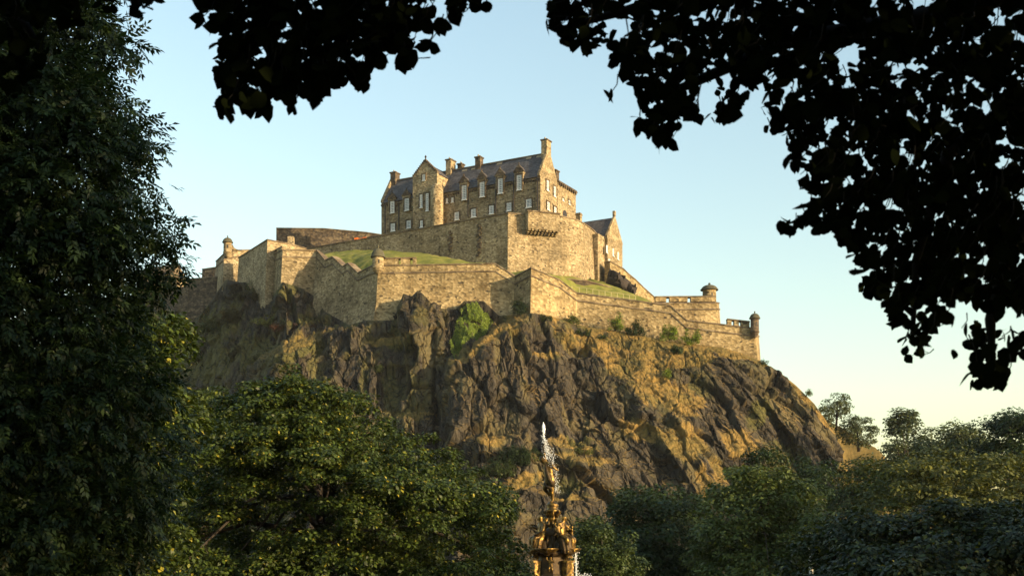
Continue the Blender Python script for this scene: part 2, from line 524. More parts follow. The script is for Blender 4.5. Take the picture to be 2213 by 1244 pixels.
# lower ramparts, one chain from left to right, split into things where the angle towers stand
c0 = (577, 559, 616, 252); c1 = (611, 541, 622, 238.5); c2 = (684, 542, 640, 240)
c3 = [(703, 564, 680, 236.4), (719, 556, 690, 234.6), (741, 577, 702, 231.8), (752, 570, 705, 230.4), (774, 591, 706, 227.6), (806, 575, 702, 223.2)]
t1 = (817, 575, 700, 222)
w1 = [(830, 575, 700, 222), (1070, 571, 690, 222), (1093, 585, 690, 222), (1113, 599, 690, 222)]
cC = (1148, 580, 690, 217.3)
w2 = [(1209, 606, 696, 221.0), (1246, 634, 705, 223.5), (1448, 661, 745, 222.8), (1484, 693, 750, 222.6), (1632, 711, 785, 222)]
far = (1639, 712, 790, 236)
left_bastion = rampart('bastion', 'small stone bastion left of the green lawn, half lit and half in shadow', [c0, c1, c2], nxt=c3[0])
zig = rampart('rampart', 'shadowed rampart with zigzag top running up to the domed turret at the lawn', [c2] + c3 + [t1], prev=c1, nxt=w1[0], flare=1.6)
front = rampart('rampart', 'sunlit front rampart below the lawn with a domed turret at its left corner', [t1] + w1, prev=c3[-1], nxt=cC, flare=1.3, mat='stone_low')
right = rampart('rampart', 'long sunlit rampart stepping down to the right to a corbelled corner turret', [w1[-1], cC] + w2 + [far], prev=w1[-2], mat='stone_low')
sentry(front, 817, 221.6, 529, 557, 579, 594, 12.5)
sentry(right, 1631, 221.4, 672, 689, 716, 731, 9.2, 'dark_stone')

def crenels(root, a, b, gaps, h0, h1, Y0, Y1, top0, top1, th=1.2, mat='stone_low', name='merlon'):
    """raised parapet from px a to px b, broken at gaps (px ranges) down to h0 of its height"""
    edges = [a] + [g for gp in gaps for g in gp] + [b]
    def pt(px, o, extra):
        t = (px - a) / (b - a); Y = Y0 + (Y1 - Y0) * t
        p = P(px, top0 + (top1 - top0) * t, Y)
        return Vector((p.x, p.y + o, p.z + extra))
    for k in range(0, len(edges), 2):
        x0, x1 = edges[k], edges[k + 1]
        mb = MB()
        mb.hexa([pt(x0, -.02, .25), pt(x1, -.02, .25), pt(x1, th, .25), pt(x0, th, .25)], [pt(x0, -.02, h1), pt(x1, -.02, h1), pt(x1, th, h1), pt(x0, th, h1)])
        mb.build(name, M[mat], root)
    mb = MB()
    mb.hexa([pt(a - .5, -.15, h1), pt(b + .5, -.15, h1), pt(b + .5, th + .1, h1), pt(a - .5, th + .1, h1)], [pt(a - .5, -.15, h1 + .22), pt(b + .5, -.15, h1 + .22), pt(b + .5, th + .1, h1 + .22), pt(a - .5, th + .1, h1 + .22)])
    mb.build('parapet_coping', M['coping'], root)
crenels(front, 832, 899, [(861, 866), (886, 892)], .2, 1.3, 222, 222, 575, 573.8)
crenels(right, 1572, 1620, [(1581, 1587), (1597, 1602)], .2, 1.1, 222.4, 222.1, 703.8, 709.3)
crenels(left_bastion, 579, 609, [(585, 589), (595, 598)], .2, .7, 250.8, 239.2, 557.8, 541.8)
# swept parapet against the turret
mb = MB()
q = [P(829, 575, 222), P(852, 575, 222)] + [P(852 - 22 * math.sin(a), 575 - 15 * (1 - math.cos(a)) - 0.2, 222) for a in (0.2, .5, .8, 1.1, 1.35, 1.55)]
mb.prism([p + Vector((0, -.05, .3)) for p in q], (0, 1.1, 0))
mb.build('swept_parapet', M['stone_low'], front)

# upper wall and its round bastion
U = [(655, 540, 610, 264), (1098, 462, 596, 236)]
R = [(1212, 468, 606, 239.2), (1240, 474.5, 610, 240.6), (1252, 479, 611, 242), (1266, 487, 611, 244.6), (1279, 496, 611, 248), (1289, 506, 612, 252), (1298, 518, 612, 257)]
up1 = rampart('upper_wall', 'long grey shaded wall below the barracks windows with two dark stone strips', U, nxt=R[0], mat='stone', course=0, batter=.04, th=1.2)
up2 = rampart('round_bastion', 'tall sunlit rounded bastion under the barracks with a boxed-out balcony', [U[-1]] + R, prev=U[0], mat='stone', course=0, batter=.06, th=1.2)
# two dark ladders of toothing stones on the shaded wall
d = (P(1098, 462, 236) - P(655, 540, 264)); d.z = 0; d.normalize(); nU = Vector((d.y, -d.x, 0))
def hit(px, py, p0, n):
    r = Vector(((px - CX) / F, 1, (HY - py) / F)); c = Vector((0, 0, CZ))
    return c + r * (n.dot(p0 - c) / n.dot(r))
pU = P(1098, 462, 236)
for cx_, y0, y1 in ((974, 502, 546), (1037, 488, 556)):
    mb = MB()
    k = 0
    y = y0
    while y < y1:
        p = hit(cx_ + (1.6 if k % 2 else -1.6) + random.uniform(-1, 1), y, pU, nU)
        zt = pU.z - p.z
        mb.box(p + nU * (.045 * (zt) + .1), d, nU, random.uniform(.5, 1.0), .24, random.uniform(.28, .5))
        y += random.uniform(3.6, 6.5); k += 1
    mb.build('toothing_stones', M['dark_stone'], up1)
# boxed balcony on corbels
a, b = P(1135, 459.5, 236.6), P(1203, 463.5, 238.7)
d2 = (b - a); d2.z = 0; w = d2.length; d2.normalize(); n2 = Vector((d2.y, -d2.x, 0))
def bal(s, o, z): return Vector((a.x + d2.x * s + n2.x * o, a.y + d2.y * s + n2.y * o, z))
zt, zb = P(1135, 458.5, 235.6).z, P(1160, 496, 236).z
mb = MB(); mb.box(bal(w / 2, .85, (zt + zb) / 2), d2, n2, w, 1.5, zt - zb); bx = mb.build('balcony_box', M['stone'], up2)
mb = MB(); mb.box(bal(w / 2, .9, zt + .13), d2, n2, w + .3, 1.8, .24); mb.build('balcony_coping', M['coping'], bx)
for k in range(9):
    s = .35 + (w - .7) * k / 8
    mb = MB()
    mb.box(bal(s, .8, zb - .15), d2, n2, .42, 1.4, .3)
    mb.box(bal(s, .5, zb - .42), d2, n2, .4, .8, .24)
    mb.box(bal(s, .28, zb - .63), d2, n2, .36, .4, .18)
    mb.build('corbel', M['stone'], bx)

# walls farther left
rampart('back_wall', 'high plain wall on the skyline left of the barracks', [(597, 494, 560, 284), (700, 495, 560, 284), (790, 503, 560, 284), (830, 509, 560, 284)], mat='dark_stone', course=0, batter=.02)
mb = MB()
p = P(786, 514, 268)
for k in range(3):
    q = P(768 + k * 9, 515.5 - k * 1.3, 262 - k * .3)
    mb.box(q + Vector((0, 1.5, random.uniform(-.1, .25))), (1, -.3, 0), (.3, 1, 0), .8, .3, random.uniform(.5, .8))
tag(mb.build('barrier_sheet', M['orange']), 'orange sheeting on the wall walk left of the barracks', 'sheeting')

lt = rampart('wall_bastion', 'left bastion with a domed sentry turret high above the trees', [(467, 566, 640, 273), (485, 549, 625, 260), (508, 542, 610, 261), (545, 541, 600, 263)], mat='stone')
sentry(lt, 492, 259.6, 509, 525, 545, 557, 9)
mb = MB()
q = [P(500, 543, 260.5), P(520, 543, 261)] + [P(521 - 19 * math.sin(a), 543 - 13 * (1 - math.cos(a)), 261) for a in (0.2, .5, .8, 1.1, 1.35, 1.55)]
mb.prism([p + Vector((0, -.1, .3)) for p in q], (0, 1.0, 0)); mb.build('swept_parapet', M['stone'], lt)
md = rampart('wall_bastion', 'dark shaded wall with sunlit right end between the two left turrets', [(516, 558, 625, 258), (578, 519, 625, 244), (626, 528, 600, 247), (662, 538, 590, 250)], mat='stone', course=0)
mb = MB(); mb.box(P(629, 524, 249), (1, 0, 0), (0, 1, 0), 1.2, 1.2, 2.2); mb.build('stone_pillar', M['stone'], md)
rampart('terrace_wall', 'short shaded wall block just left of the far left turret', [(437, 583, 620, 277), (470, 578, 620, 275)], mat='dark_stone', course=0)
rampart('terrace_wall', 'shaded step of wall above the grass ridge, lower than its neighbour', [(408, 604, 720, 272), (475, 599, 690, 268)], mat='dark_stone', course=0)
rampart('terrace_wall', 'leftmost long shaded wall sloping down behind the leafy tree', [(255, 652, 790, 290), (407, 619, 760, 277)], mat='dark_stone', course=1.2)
# far left sunlit building
fb = thing('stone_house', 'sunlit far-off stone house with chimney beyond the leftmost wall', 'house', P(370, 640, 300))
mb = MB(); mb.box(P(350, 622, 302), (.95, -.3, 0), (.3, .95, 0), 9, 8, 5); mb.build('wall_face', M['stone'], fb)
mb = MB()
g = P(350, 600, 302)
u_, v_ = Vector((.954, -.3, 0)), Vector((.3, .954, 0))
z_ = g.z - .6
tri = [g - u_ * 4.7 - v_ * 4.2, g - u_ * 4.7 + v_ * 4.2, g - u_ * 4.7]
tri[0].z = tri[1].z = z_ + .3; tri[2].z = z_ + 3.4
mb.prism(tri, u_ * 9.4); mb.build('roof', M['coping'], fb)
mb = MB(); mb.box(P(371, 590, 301), u_, v_, .9, 1, 3.0); mb.box(P(371, 577, 301), u_, v_, 1.15, 1.2, .3); mb.build('chimney', M['stone'], fb)
mb = MB(); mb.lathe(P(391, 625, 294), [(2.1, -3), (2.05, 1.6), (2.25, 1.65), (2.25, 2.0), (.1, 2.3)], 20)
tag(mb.build('round_tower', M['stone']), 'low sunlit round tower beyond the leftmost wall', 'tower')

# right-hand tower with crenellated wall
rt = rampart('gun_platform', 'crenellated wall with a big domed turret at its right end', [(1400, 655, 720, 231), (1416, 656, 720, 231.6), (1549, 655, 720, 233), (1554, 656, 720, 245)], mat='stone_low', course=1.1)
crenels(rt, 1416, 1547, [(1440, 1447), (1486, 1493)], .3, 1.05, 231.6, 233, 654.5, 653.5)
sentry(rt, 1533, 235, 611, 627.5, 655, 662, 15, 'stone_low')
# sloping wall down from the hospital block
rampart('sloping_wall', 'sunlit retaining wall stepping down from the gabled house to the gun platform', [(1318, 566, 640, 247), (1347, 582, 650, 250), (1357, 592, 655, 251.5), (1374, 606, 662, 254), (1390, 622, 668, 256), (1416, 645, 690, 259)], mat='stone_low', course=0)
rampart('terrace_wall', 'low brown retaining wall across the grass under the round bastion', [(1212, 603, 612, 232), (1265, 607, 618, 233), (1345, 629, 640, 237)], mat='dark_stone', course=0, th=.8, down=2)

# ------------------------------------------------------------------ the barracks
TH = math.radians(29)
r_ = Vector((math.cos(TH), -math.sin(TH), 0)); nf = Vector((-math.sin(TH), -math.cos(TH), 0)); bd = -nf
K = P(1168, 462, 246); K.z = 0
UP = Vector((0, 0, 1))
def z1(x, y): return 780 + x / 3.555, 280 + y / 3.555
def fr(x, y, off=0.0):                     # a point of the front plane, moved outwards by off
    px, py = z1(x, y); return hit(px, py, K + nf * off, nf)
def gb(x, y, off=0.0):                     # a point of the right gable plane
    px, py = z1(x, y); return hit(px, py, K + r_ * off, r_)
def W3(s, t, z): return K - r_ * s + bd * t + UP * z      # s to the left along the front, t into the depth
ZB, ZE, ZR = 64.5, fr(1380, 357).z, 84.1
SL = (K - fr(157, 560)).dot(r_)
D = 7.4
bk = thing('barracks', 'tall stone barracks with slate roof crowning the castle rock', 'castle building', W3(0, 0, ZB))
mb = MB(); mb.hexa([W3(0, 0, ZB), W3(SL, 0, ZB), W3(SL, D, ZB), W3(0, D, ZB)], [W3(0, 0, ZE), W3(SL, 0, ZE), W3(SL, D, ZE), W3(0, D, ZE)]); mb.build('front_range', M['stone'], bk)
mb = MB()
mb.prism([W3(.45, -.35, ZE - .12), W3(.45, D / 2, ZR), W3(.45, D + .3, ZE - .12)], -r_ * (SL - .9))
roof = mb.build('roof', M['slate'], bk)
mb = MB(); mb.box(W3(SL / 2, D / 2, ZR + .05), r_, bd, SL - 1, .4, .22); mb.build('ridge', M['coping'], roof)
mb = MB(); mb.box(W3(SL / 2, -.1, ZE - .5), r_, bd, SL, .28, .32)
for k in range(60): mb.box(W3(.4 + (SL - .8) * k / 59, -.06, ZE - .78), r_, bd, .22, .2, .22)
mb.build('cornice', M['dark_stone'], bk)
for s0 in (0, SL - .55):                    # gable walls with raised skews
    mb = MB()
    sk = [W3(s0 + .02, .01, ZE), W3(s0 + .02, -.3, ZE + .1), W3(s0 + .02, -.3, ZE + .5), W3(s0 + .02, D / 2 - .5, ZR + .35), W3(s0 + .02, D / 2 + .5, ZR + .35), W3(s0 + .02, D + .3, ZE + .5), W3(s0 + .02, D + .3, ZE + .1), W3(s0 + .02, D - .01, ZE)]
    mb.prism(sk, -r_ * .5); mb.build('gable', M['stone'], bk)
# rear block
mb = MB(); RB = 8.4
mb.hexa([W3(-.1, D + .003, ZB), W3(9, D + .003, ZB), W3(9, D + RB, ZB), W3(-.1, D + RB, ZB)], [W3(-.1, D + .003, 79.2), W3(9, D + .003, 79.2), W3(9, D + RB, 79.2), W3(-.1, D + RB, 79.2)])
rear = mb.build('rear_block', M['stone'], bk)
mb = MB()
for k in range(9): mb.box(W3(.0, D + .5 + k * .95, 79.0), bd, r_, .4, .8, .5)
mb.hexa([W3(-.4, D, 79.25), W3(9, D, 79.25), W3(9, D + RB + .4, 79.25), W3(-.4, D + RB + .4, 79.25)], [W3(-.25, D, 79.7), W3(9, D, 79.7), W3(9, D + RB + .2, 79.7), W3(-.25, D + RB + .2, 79.7)])
mb.build('eaves', M['dark_stone'], rear)

def window(root, c, u, n, w, h, cols, rows, surround=True):
    mb = MB(); fw = .14
    c = Vector(c)
    for sx in (-1, 1): mb.box(c + u * (sx * (w / 2 - fw / 2)) + n * .06, u, n, fw, .1, h)
    for sz in (-1, 1): mb.box(c + UP * (sz * (h / 2 - fw / 2)) + n * .061, u, n, w - 2 * fw, .1, fw)
    mb.box(c - UP * (h / 2 + .06) + n * .12, u, n, w + .24, .24, .12)
    for k in range(1, cols): mb.box(c + u * (w * (k / cols - .5)) + n * .05, u, n, .08, .06, h - 2 * fw)
    for k in range(1, rows): mb.box(c + UP * (h * (k / rows - .5)) + n * .05, u, n, w - 2 * fw, .055, .11 if k == rows // 2 else .075)
    f = mb.build('window', M['white'], root)
    mb = MB(); mb.box(c + n * .012, u, n, w - .1, .05, h - .1); mb.build('pane', M['glass'], f)
    if surround:
        mb = MB()
        for sx in (-1, 1): mb.box(c + u * (sx * (w / 2 + .14)) + n * .05, u, n, .26, .22, h + .1)
        mb.box(c + UP * (h / 2 + .17) + n * .052, u, n, w + .6, .22, .3)
        mb.build('window_surround', M['dark_stone'], f)
    return f

def fwin(x0, y0, x1, y1, cols, rows, off=0.0, root=None):
    xm, ym = (x0 + x1) / 2, (y0 + y1) / 2
    c = fr(xm, ym, off); w = (fr(x1, ym, off) - fr(x0, ym, off)).length * .96
    h = fr(xm, y0, off).z - fr(xm, y1, off).z - .18 * w * .87
    return window(root or bk, c, r_, nf, w, h, cols, rows)
def gwin(x0, y0, x1, y1, cols, rows):
    xm, ym = (x0 + x1) / 2, (y0 + y1) / 2
    c = gb(xm, ym); w = (gb(x1, ym) - gb(x0, ym)); w.z = 0; w = w.length
    h = gb(xm, y0).z - gb(xm, y1).z - .4 * w
    window(bk, c, bd, r_, max(w, .7), h, cols, rows)

def dormer(xa, ya, x0, y0, x1, y1, rows):
    p = fr((x0 + x1) / 2, y0); s = (K - p).dot(r_)
    hw, zt = .98, p.z + .5
    za = max(fr(xa, ya).z, zt + 1.1)
    mb = MB(); mb.hexa([W3(s + hw, -.3, ZE - 1.2), W3(s - hw, -.3, ZE - 1.2), W3(s - hw, 2.2, ZE - 1.2), W3(s + hw, 2.2, ZE - 1.2)], [W3(s + hw, -.3, zt), W3(s - hw, -.3, zt), W3(s - hw, 2.2, zt), W3(s + hw, 2.2, zt)])
    dm = mb.build('dormer', M['stone'], bk)
    mb = MB(); mb.prism([W3(s + hw + .2, -.45, zt), W3(s - hw - .2, -.45, zt), W3(s - hw - .2, -.45, zt + .16), W3(s, -.45, za), W3(s + hw + .2, -.45, zt + .16)], bd * .4); mb.build('pediment', M['dark_stone'], dm)
    mb = MB(); mb.prism([W3(s + hw + .1, -.04, zt + .02), W3(s - hw - .1, -.04, zt + .02), W3(s, -.04, za - .18)], bd * 3.2); mb.build('dormer_roof', M['slate'], dm)
    mb = MB(); mb.lathe(W3(s, -.25, za), [(.09, 0), (.07, .12), (.13, .25), (.02, .42)], 8); mb.build('finial', M['dark_stone'], dm)
for a in ((790, 355, 777, 428, 813, 543), (925, 322, 915, 402, 951, 520), (1070, 297, 1055, 376, 1091, 494), (1212, 270, 1199, 348, 1236, 467)):
    dormer(*a, 6); p = fwin(*a[2:], 3, 8, .3)
for a in ((240, 482, 228, 550, 260, 643), (350, 462, 338, 528, 372, 625)):
    dormer(*a, 5); fwin(*a[2:], 3, 7, .3)
for a in ((722, 632, 756, 697), (849, 608, 885, 676), (987, 583, 1022, 651), (1121, 560, 1158, 628), (1270, 532, 1312, 602), (231, 720, 264, 783), (353, 697, 386, 760)): fwin(*a, 3, 5)
for a in ((655, 527, 672, 567), (697, 522, 714, 560)): fwin(*a, 2, 3)
for a in ((1423, 385, 1441, 477), (1478, 432, 1494, 522)): gwin(*a, 2, 6)
for a in ((1427, 550, 1446, 625), (1481, 590, 1498, 647)): gwin(*a, 2, 4)
for a in ((1544, 525, 1556, 553), (1592, 540, 1604, 580)): gwin(*a, 2, 2)
# arched doorway in the rear block
c = gb(1563, 655); mb = MB()
w = .95
pts = [c - bd * w - UP * 1.9, c + bd * w - UP * 1.9] + [c + bd * (w * math.cos(t)) + UP * (w * math.sin(t)) for t in [k * math.pi / 8 for k in range(9)]]
mb.prism([p + r_ * .12 for p in pts], r_ * .05); mb.build('doorway', M['pipe'], bk)
for x, y0, y1 in ((185, 575, 792), (291, 545, 770), (401, 600, 765), (823, 470, 668), (1036, 430, 640), (1173, 405, 625), (1358, 380, 622)):
    a, b = fr(x, y0, .14), fr(x, y1, .14)
    b = Vector((a.x, a.y, b.z))
    mb = MB(); mb.tube([a, b], [.12, .12], 6); mb.box(a + UP * .1, r_, nf, .4, .25, .3); mb.build('drainpipe', M['pipe'], bk)
for x, y in ((797, 315), (868, 303), (1066, 264), (1290, 222), (1370, 209)):
    px, py = z1(x, y); sl_n = (nf * (ZR - ZE) + UP * (D / 2 + .35)).normalized()
    c = hit(px, py, W3(0, -.35, ZE - .12), sl_n)
    up_s = sl_n.cross(r_); up_s = up_s if up_s.z > 0 else -up_s
    mb = MB(); q = [c + r_ * a + up_s * b + sl_n * .04 for a, b in ((-.6, -.3), (.6, -.3), (.6, .3), (-.6, .3))]
    mb.hexa(q, [p + sl_n * .08 for p in q]); mb.build('rooflight', M['margin'], roof)

def chimney(s, t, w, dd, z0, z1_, pots, mat='stone'):
    mb = MB(); mb.box(W3(s, t, (z0 + z1_) / 2), r_, bd, w, dd, z1_ - z0); ch = mb.build('chimney', M[mat], bk)
    mb = MB(); mb.box(W3(s, t, z1_ + .12), r_, bd, w + .3, dd + .3, .26); mb.build('chimney_cap', M['dark_stone'], ch)
    for k in range(pots):
        mb = MB(); mb.lathe(W3(s, t + dd * ((k + .5) / pots - .5), z1_ + .25), [(.2, 0), (.15, .1), (.14, .38), (.17, .45), (.1, .46)], 10); mb.build('chimney_pot', M['margin'], ch)
def ridge_s(x, y):
    px, py = z1(x, y); p = hit(px, py, K + bd * (D / 2), nf); return (K - p).dot(r_), p.z
s, z = ridge_s(287, 337); chimney(SL - 1.0, D / 2, 1.3, 1.7, ZR - 1.5, z, 2, 'dark_stone')
s, z = ridge_s(686, 243); chimney(s, D / 2 + .2, 1.2, 2.0, ZR - 4, z, 2)
s, z = ridge_s(742, 260); chimney(s, D / 2 + 1.4, 1.0, 1.2, ZR - 3, z, 1, 'dark_stone')
s, z = ridge_s(908, 222); chimney(s, D / 2, 1.2, 1.3, ZR - 1, z, 2, 'dark_stone')
s, z = ridge_s(1428, 92); chimney(.65, D / 2, 1.25, 1.9, ZR - 1.2, z, 2)
px, py = z1(1540, 328); chimney(1.5, D + 1.7, 1.4, 1.4, 77, 82.0, 2, 'dark_stone')
# gabled tower and its round stair turret
PO = 2.2
xl, xr = fr(398, 500, PO), fr(585, 500, PO)
sA, sB = (K - xl).dot(r_), (K - xr).dot(r_)
zs = (fr(585, 322, PO).z + fr(396, 376, PO).z) / 2
za = fr(489, 222, PO).z
mb = MB()
mb.prism([W3(sA, -PO, ZB), W3(sB, -PO, ZB), W3(sB, -PO, zs), W3((sA + sB) / 2, -PO, za - .5), W3(sA, -PO, zs)], bd * .6)
mb.hexa([W3(sA, -PO + .6, ZB), W3(sB, -PO + .6, ZB), W3(sB, 3, ZB), W3(sA, 3, ZB)], [W3(sA, -PO + .6, zs - .1), W3(sB, -PO + .6, zs - .1), W3(sB, 3, zs - .1), W3(sA, 3, zs - .1)])
tw = mb.build('gabled_tower', M['stone'], bk)
mb = MB(); sm = (sA + sB) / 2; hw = (sA - sB) / 2
mb.prism([W3(sA + .25, -PO + .61, zs - .15), W3(sm, -PO + .61, za - .75), W3(sB - .25, -PO + .61, zs - .15)], bd * (D / 2 + PO + 2)); mb.build('tower_roof', M['slate'], tw)
mb = MB(); ns = 9                           # crow steps
for k in range(ns):
    t0 = k / ns
    for sg in (-1, 1):
        s_ = sm + sg * hw * (1 - t0 - .5 / ns)
        z_ = zs + (za - .5 - zs) * (t0 + .55 / ns)
        mb.box(W3(s_, -PO + .3, z_ + .12), r_, bd, hw / ns + .12, .72, (za - zs) / ns * .9 + .1)
mb.lathe(W3(sm, -PO + .3, za - .5), [(.3, 0), (.3, .3), (.14, .4), (.12, .7), (.24, .9), (.05, 1.25)], 10)
mb.build('crow_steps', M['dark_stone'], tw)
cT = fr(573, 560, PO); cT = W3((K - cT).dot(r_), -PO + .55, ZB)
zc = fr(573, 452, PO).z - ZB
mb = MB(); mb.lathe(cT, [(1.32, 0), (1.3, zc), (1.2, zc + .25), (.75, zc + .9), (.15, zc + 1.5)], 32); mb.build('stair_turret', M['stone'], tw, True)
for a in ((475, 345, 495, 394, 2, 4), (455, 498, 475, 602, 2, 7), (500, 490, 522, 626, 2, 8), (457, 698, 477, 752, 2, 4)): fwin(*a, PO, tw)

# ------------------------------------------------------------------ gabled house at the right
H = P(1313, 513, 250); zE2, zR2, zB2 = H.z, P(1326, 469, 253).z, 52.0
H.z = 0
def H3(s, t, z): return H - r_ * s + bd * t + UP * z
hs = thing('stone_house', 'gabled stone house with dark roof beside the round bastion', 'castle building', H3(0, 0, zB2))
DH, LH = 7.4, 9.0
mb = MB(); mb.hexa([H3(0, 0, zB2), H3(LH, 0, zB2), H3(LH, DH, zB2), H3(0, DH, zB2)], [H3(0, 0, zE2), H3(LH, 0, zE2), H3(LH, DH, zE2), H3(0, DH, zE2)]); mb.build('wall_face', M['stone'], hs)
mb = MB(); mb.prism([H3(.4, -.3, zE2 - .1), H3(.4, DH / 2, zR2), H3(.4, DH + .3, zE2 - .1)], -r_ * (LH - .3)); mb.build('roof', M['slate'], hs)
mb = MB(); mb.prism([H3(.02, 0, zE2), H3(.02, -.25, zE2 + .4), H3(.02, DH / 2, zR2 + .4), H3(.02, DH + .25, zE2 + .4), H3(.02, DH, zE2)], -r_ * .45)
mb.box(H3(.2, DH / 2, zR2 + .8), r_, bd, .5, .6, 1.0); mb.build('gable', M['stone'], hs)
mb = MB(); mb.box(P(1251, 482, 253), r_, bd, 1.0, .9, 4); mb.box(P(1251, 464.5, 253), r_, bd, 1.2, 1.1, .25); mb.build('chimney', M['stone'], hs)
mb = MB(); q = P(1292, 504, 247.5); mb.hexa([Vector((p.x, p.y, zB2)) for p in (q, q + bd * 4.4, q + bd * 4.4 - r_ * 3, q - r_ * 3)], [Vector((p.x, p.y, q.z)) for p in (q, q + bd * 4.4, q + bd * 4.4 - r_ * 3, q - r_ * 3)]); mb.build('side_block', M['stone'], hs)
for x0, y0, x1, y1 in ((1882, 895, 1892, 940), (1928, 905, 1943, 980), (1966, 935, 1981, 1005), (1900, 985, 1908, 1060), (1948, 1025, 1956, 1100)):
    px0, py0 = z1(x0, y0); px1, py1 = z1(x1, y1)
    c = hit((px0 + px1) / 2, (py0 + py1) / 2, H, r_)
    window(hs, c, bd, r_, .6, 1.5, 2, 4, False)

# ------------------------------------------------------------------ ground, crag, grass slopes
def L(px, pts):
    xs, ys = zip(*pts); return np.interp(px, xs, ys)

crest = [(200, 760), (302, 722), (407, 700), (420, 694), (455, 652), (488, 604), (520, 610), (575, 607), (613, 610), (650, 622), (683, 642), (700, 672), (755, 702), (790, 692), (808, 692), (850, 692), (866, 648), (872, 634), (890, 640), (902, 628), (908, 628), (916, 645), (935, 662), (948, 666), (985, 668), (1003, 650), (1045, 650), (1060, 664), (1078, 682), (1115, 680), (1150, 676), (1190, 682), (1246, 702), (1350, 718), (1448, 737), (1500, 744), (1560, 750), (1600, 762), (1640, 778), (1680, 800), (1720, 832), (1760, 872), (1800, 930), (1808, 960)]
crestY = [(200, 292), (302, 286), (407, 272), (488, 258), (520, 254), (577, 250), (613, 237), (684, 238), (703, 233), (760, 226.5), (806, 220.5), (850, 219.8), (866, 218.6), (930, 218.4), (945, 219.5), (1060, 219), (1113, 219), (1150, 214.5), (1209, 218.5), (1246, 221), (1448, 220), (1632, 219.5), (1700, 219), (1808, 214)]
footY = [(200, 225), (400, 200), (560, 188), (700, 178), (900, 177), (1100, 176), (1300, 177), (1500, 182), (1700, 186), (1808, 190)]
NU, NV = 1250, 500
u = np.linspace(200, 1808, NU)
FOLD = 40
PX = np.concatenate([u, np.full(FOLD, 1808.0)])
fold = np.concatenate([np.zeros(NU), np.linspace(1, FOLD, FOLD) * 1.6])
vv = np.linspace(0, 1, NV)
BACK = 5
PXg, Vg = np.meshgrid(PX, vv, indexing='ij')
Fg = np.repeat(fold[:, None], NV, 1)
cp = L(PXg, crest); PYg = cp + (1262 - cp) * Vg
cy, fy = L(PXg, crestY), L(PXg, footY)
# how quickly the slope runs out: left hillside is even, the middle is a cliff, the right starts as a grass bank
kk = L(PXg, [(200, 1.0), (560, 0.9), (700, 1.0), (820, 1.12), (1000, 1.12), (1200, 0.8), (1500, 0.78), (1808, 0.9)])
prof = Vg ** kk
Yg = cy + (fy - cy) * prof
def band(a, b, x): return sstep(a, b, x)
# shoulder on the left: a sunlit shelf with a dark face below
led = L(PXg, [(520, 800), (548, 776), (600, 765), (660, 742), (720, 722), (760, 712), (800, 712)])
wl = band(525, 560, PXg) * (1 - band(735, 815, PXg))
Yg -= 7.0 * wl * band(-34, 6, PYg - led)
# gully and the buttress right of it
gl = np.exp(-((PXg - 941 - 0.02 * (PYg - 700)) / 7.0) ** 2) * band(690, 735, PYg) * (1 - band(930, 1000, PYg))
Yg += 3.4 * gl
Yg -= 2.2 * band(944, 953, PXg) * (1 - band(975, 1090, PXg)) * band(660, 700, PYg) * (1 - 0.7 * band(880, 1010, PYg))
# grassy ramp rising to the right above the main face
rampl = L(PXg, [(960, 790), (980, 782), (1040, 735), (1085, 700), (1120, 690), (1160, 684)])
wr = band(962, 985, PXg) * (1 - band(1110, 1165, PXg))
Yg -= 6.0 * wr * band(-16, 12, PYg - rampl)
# ledges low on the face near the fountain
def bump(x0, y0, rx, ry, amp):
    global Yg
    d_ = ((PXg - x0) / rx) ** 2
    Yg -= amp * np.exp(-d_) * band(-ry, ry * .2, PYg - y0) * (1 - band(ry * 2, ry * 5, PYg - y0))
bump(1235, 962, 70, 14, 3.5); bump(1270, 1002, 60, 16, 4.0); bump(1060, 945, 60, 12, 3.0); bump(1180, 1070, 110, 20, 3.0)
bump(880, 905, 60, 10, 2.0); bump(860, 760, 60, 10, 2.2); bump(1040, 1110, 110, 15, 4)
# ribs on the right running down to the lower right
sk = PXg - (PYg - 760) * 0.62
rib = np.sin(sk / 23.0) * .9 + np.sin(sk / 9.5 + 1.3) * .45 + np.sin(sk / 51.0 + .4) * 1.6
Yg -= rib * band(1180, 1300, PXg) * band(.08, .3, Vg) * (1 - .4 * band(.75, 1, Vg))
Yg += 4.5 * np.exp(-((sk - 1640) / 12.0) ** 2) * band(.12, .3, Vg) + 4 * np.exp(-((sk - 1672) / 9.0) ** 2) * band(.15, .3, Vg) * (1 - band(.6, .8, Vg))
Yg += 3 * np.exp(-((sk - 1578) / 9.0) ** 2) * band(.1, .3, Vg) * (1 - band(.6, .8, Vg))
Yg = Yg + Fg
X = (PXg - CX) / F * Yg + Fg * 0.05 - 0.0 * Fg
Xf = (1808 - CX) / F * (Yg - Fg)
X = np.where(Fg > 0, Xf + Fg * .16, X)
Z = CZ + (HY - PYg) / F * np.where(Fg > 0, Yg - Fg, Yg) - Fg * 0.10
pts = np.stack([X.ravel(), Yg.ravel(), Z.ravel()], 1)
ang = L(PXg, [(300, .25), (800, .02), (960, -.03), (1150, -.25), (1400, -.5), (1808, -.5)]).ravel()
ca, sa = np.cos(ang), np.sin(ang)
q = np.stack([pts[:, 0] * ca - (pts[:, 2] - 30) * sa, pts[:, 1] * .6, pts[:, 0] * sa + (pts[:, 2] - 30) * ca], 1)
warp = np.stack([fbm(pts / 9 + k * 31.7, 40 + k, 3) for k in range(3)], 1) - .5
q += warp * 1.3
f1, e1 = facets(q / np.array([7.0, 8, 15.0]), 11, 2.6)
f2, e2 = facets(q / np.array([3.4, 4.5, 7.5]), 21, 3.2)
f3, e3 = facets(q / np.array([1.5, 2.2, 3.6]), 31, 3.0)
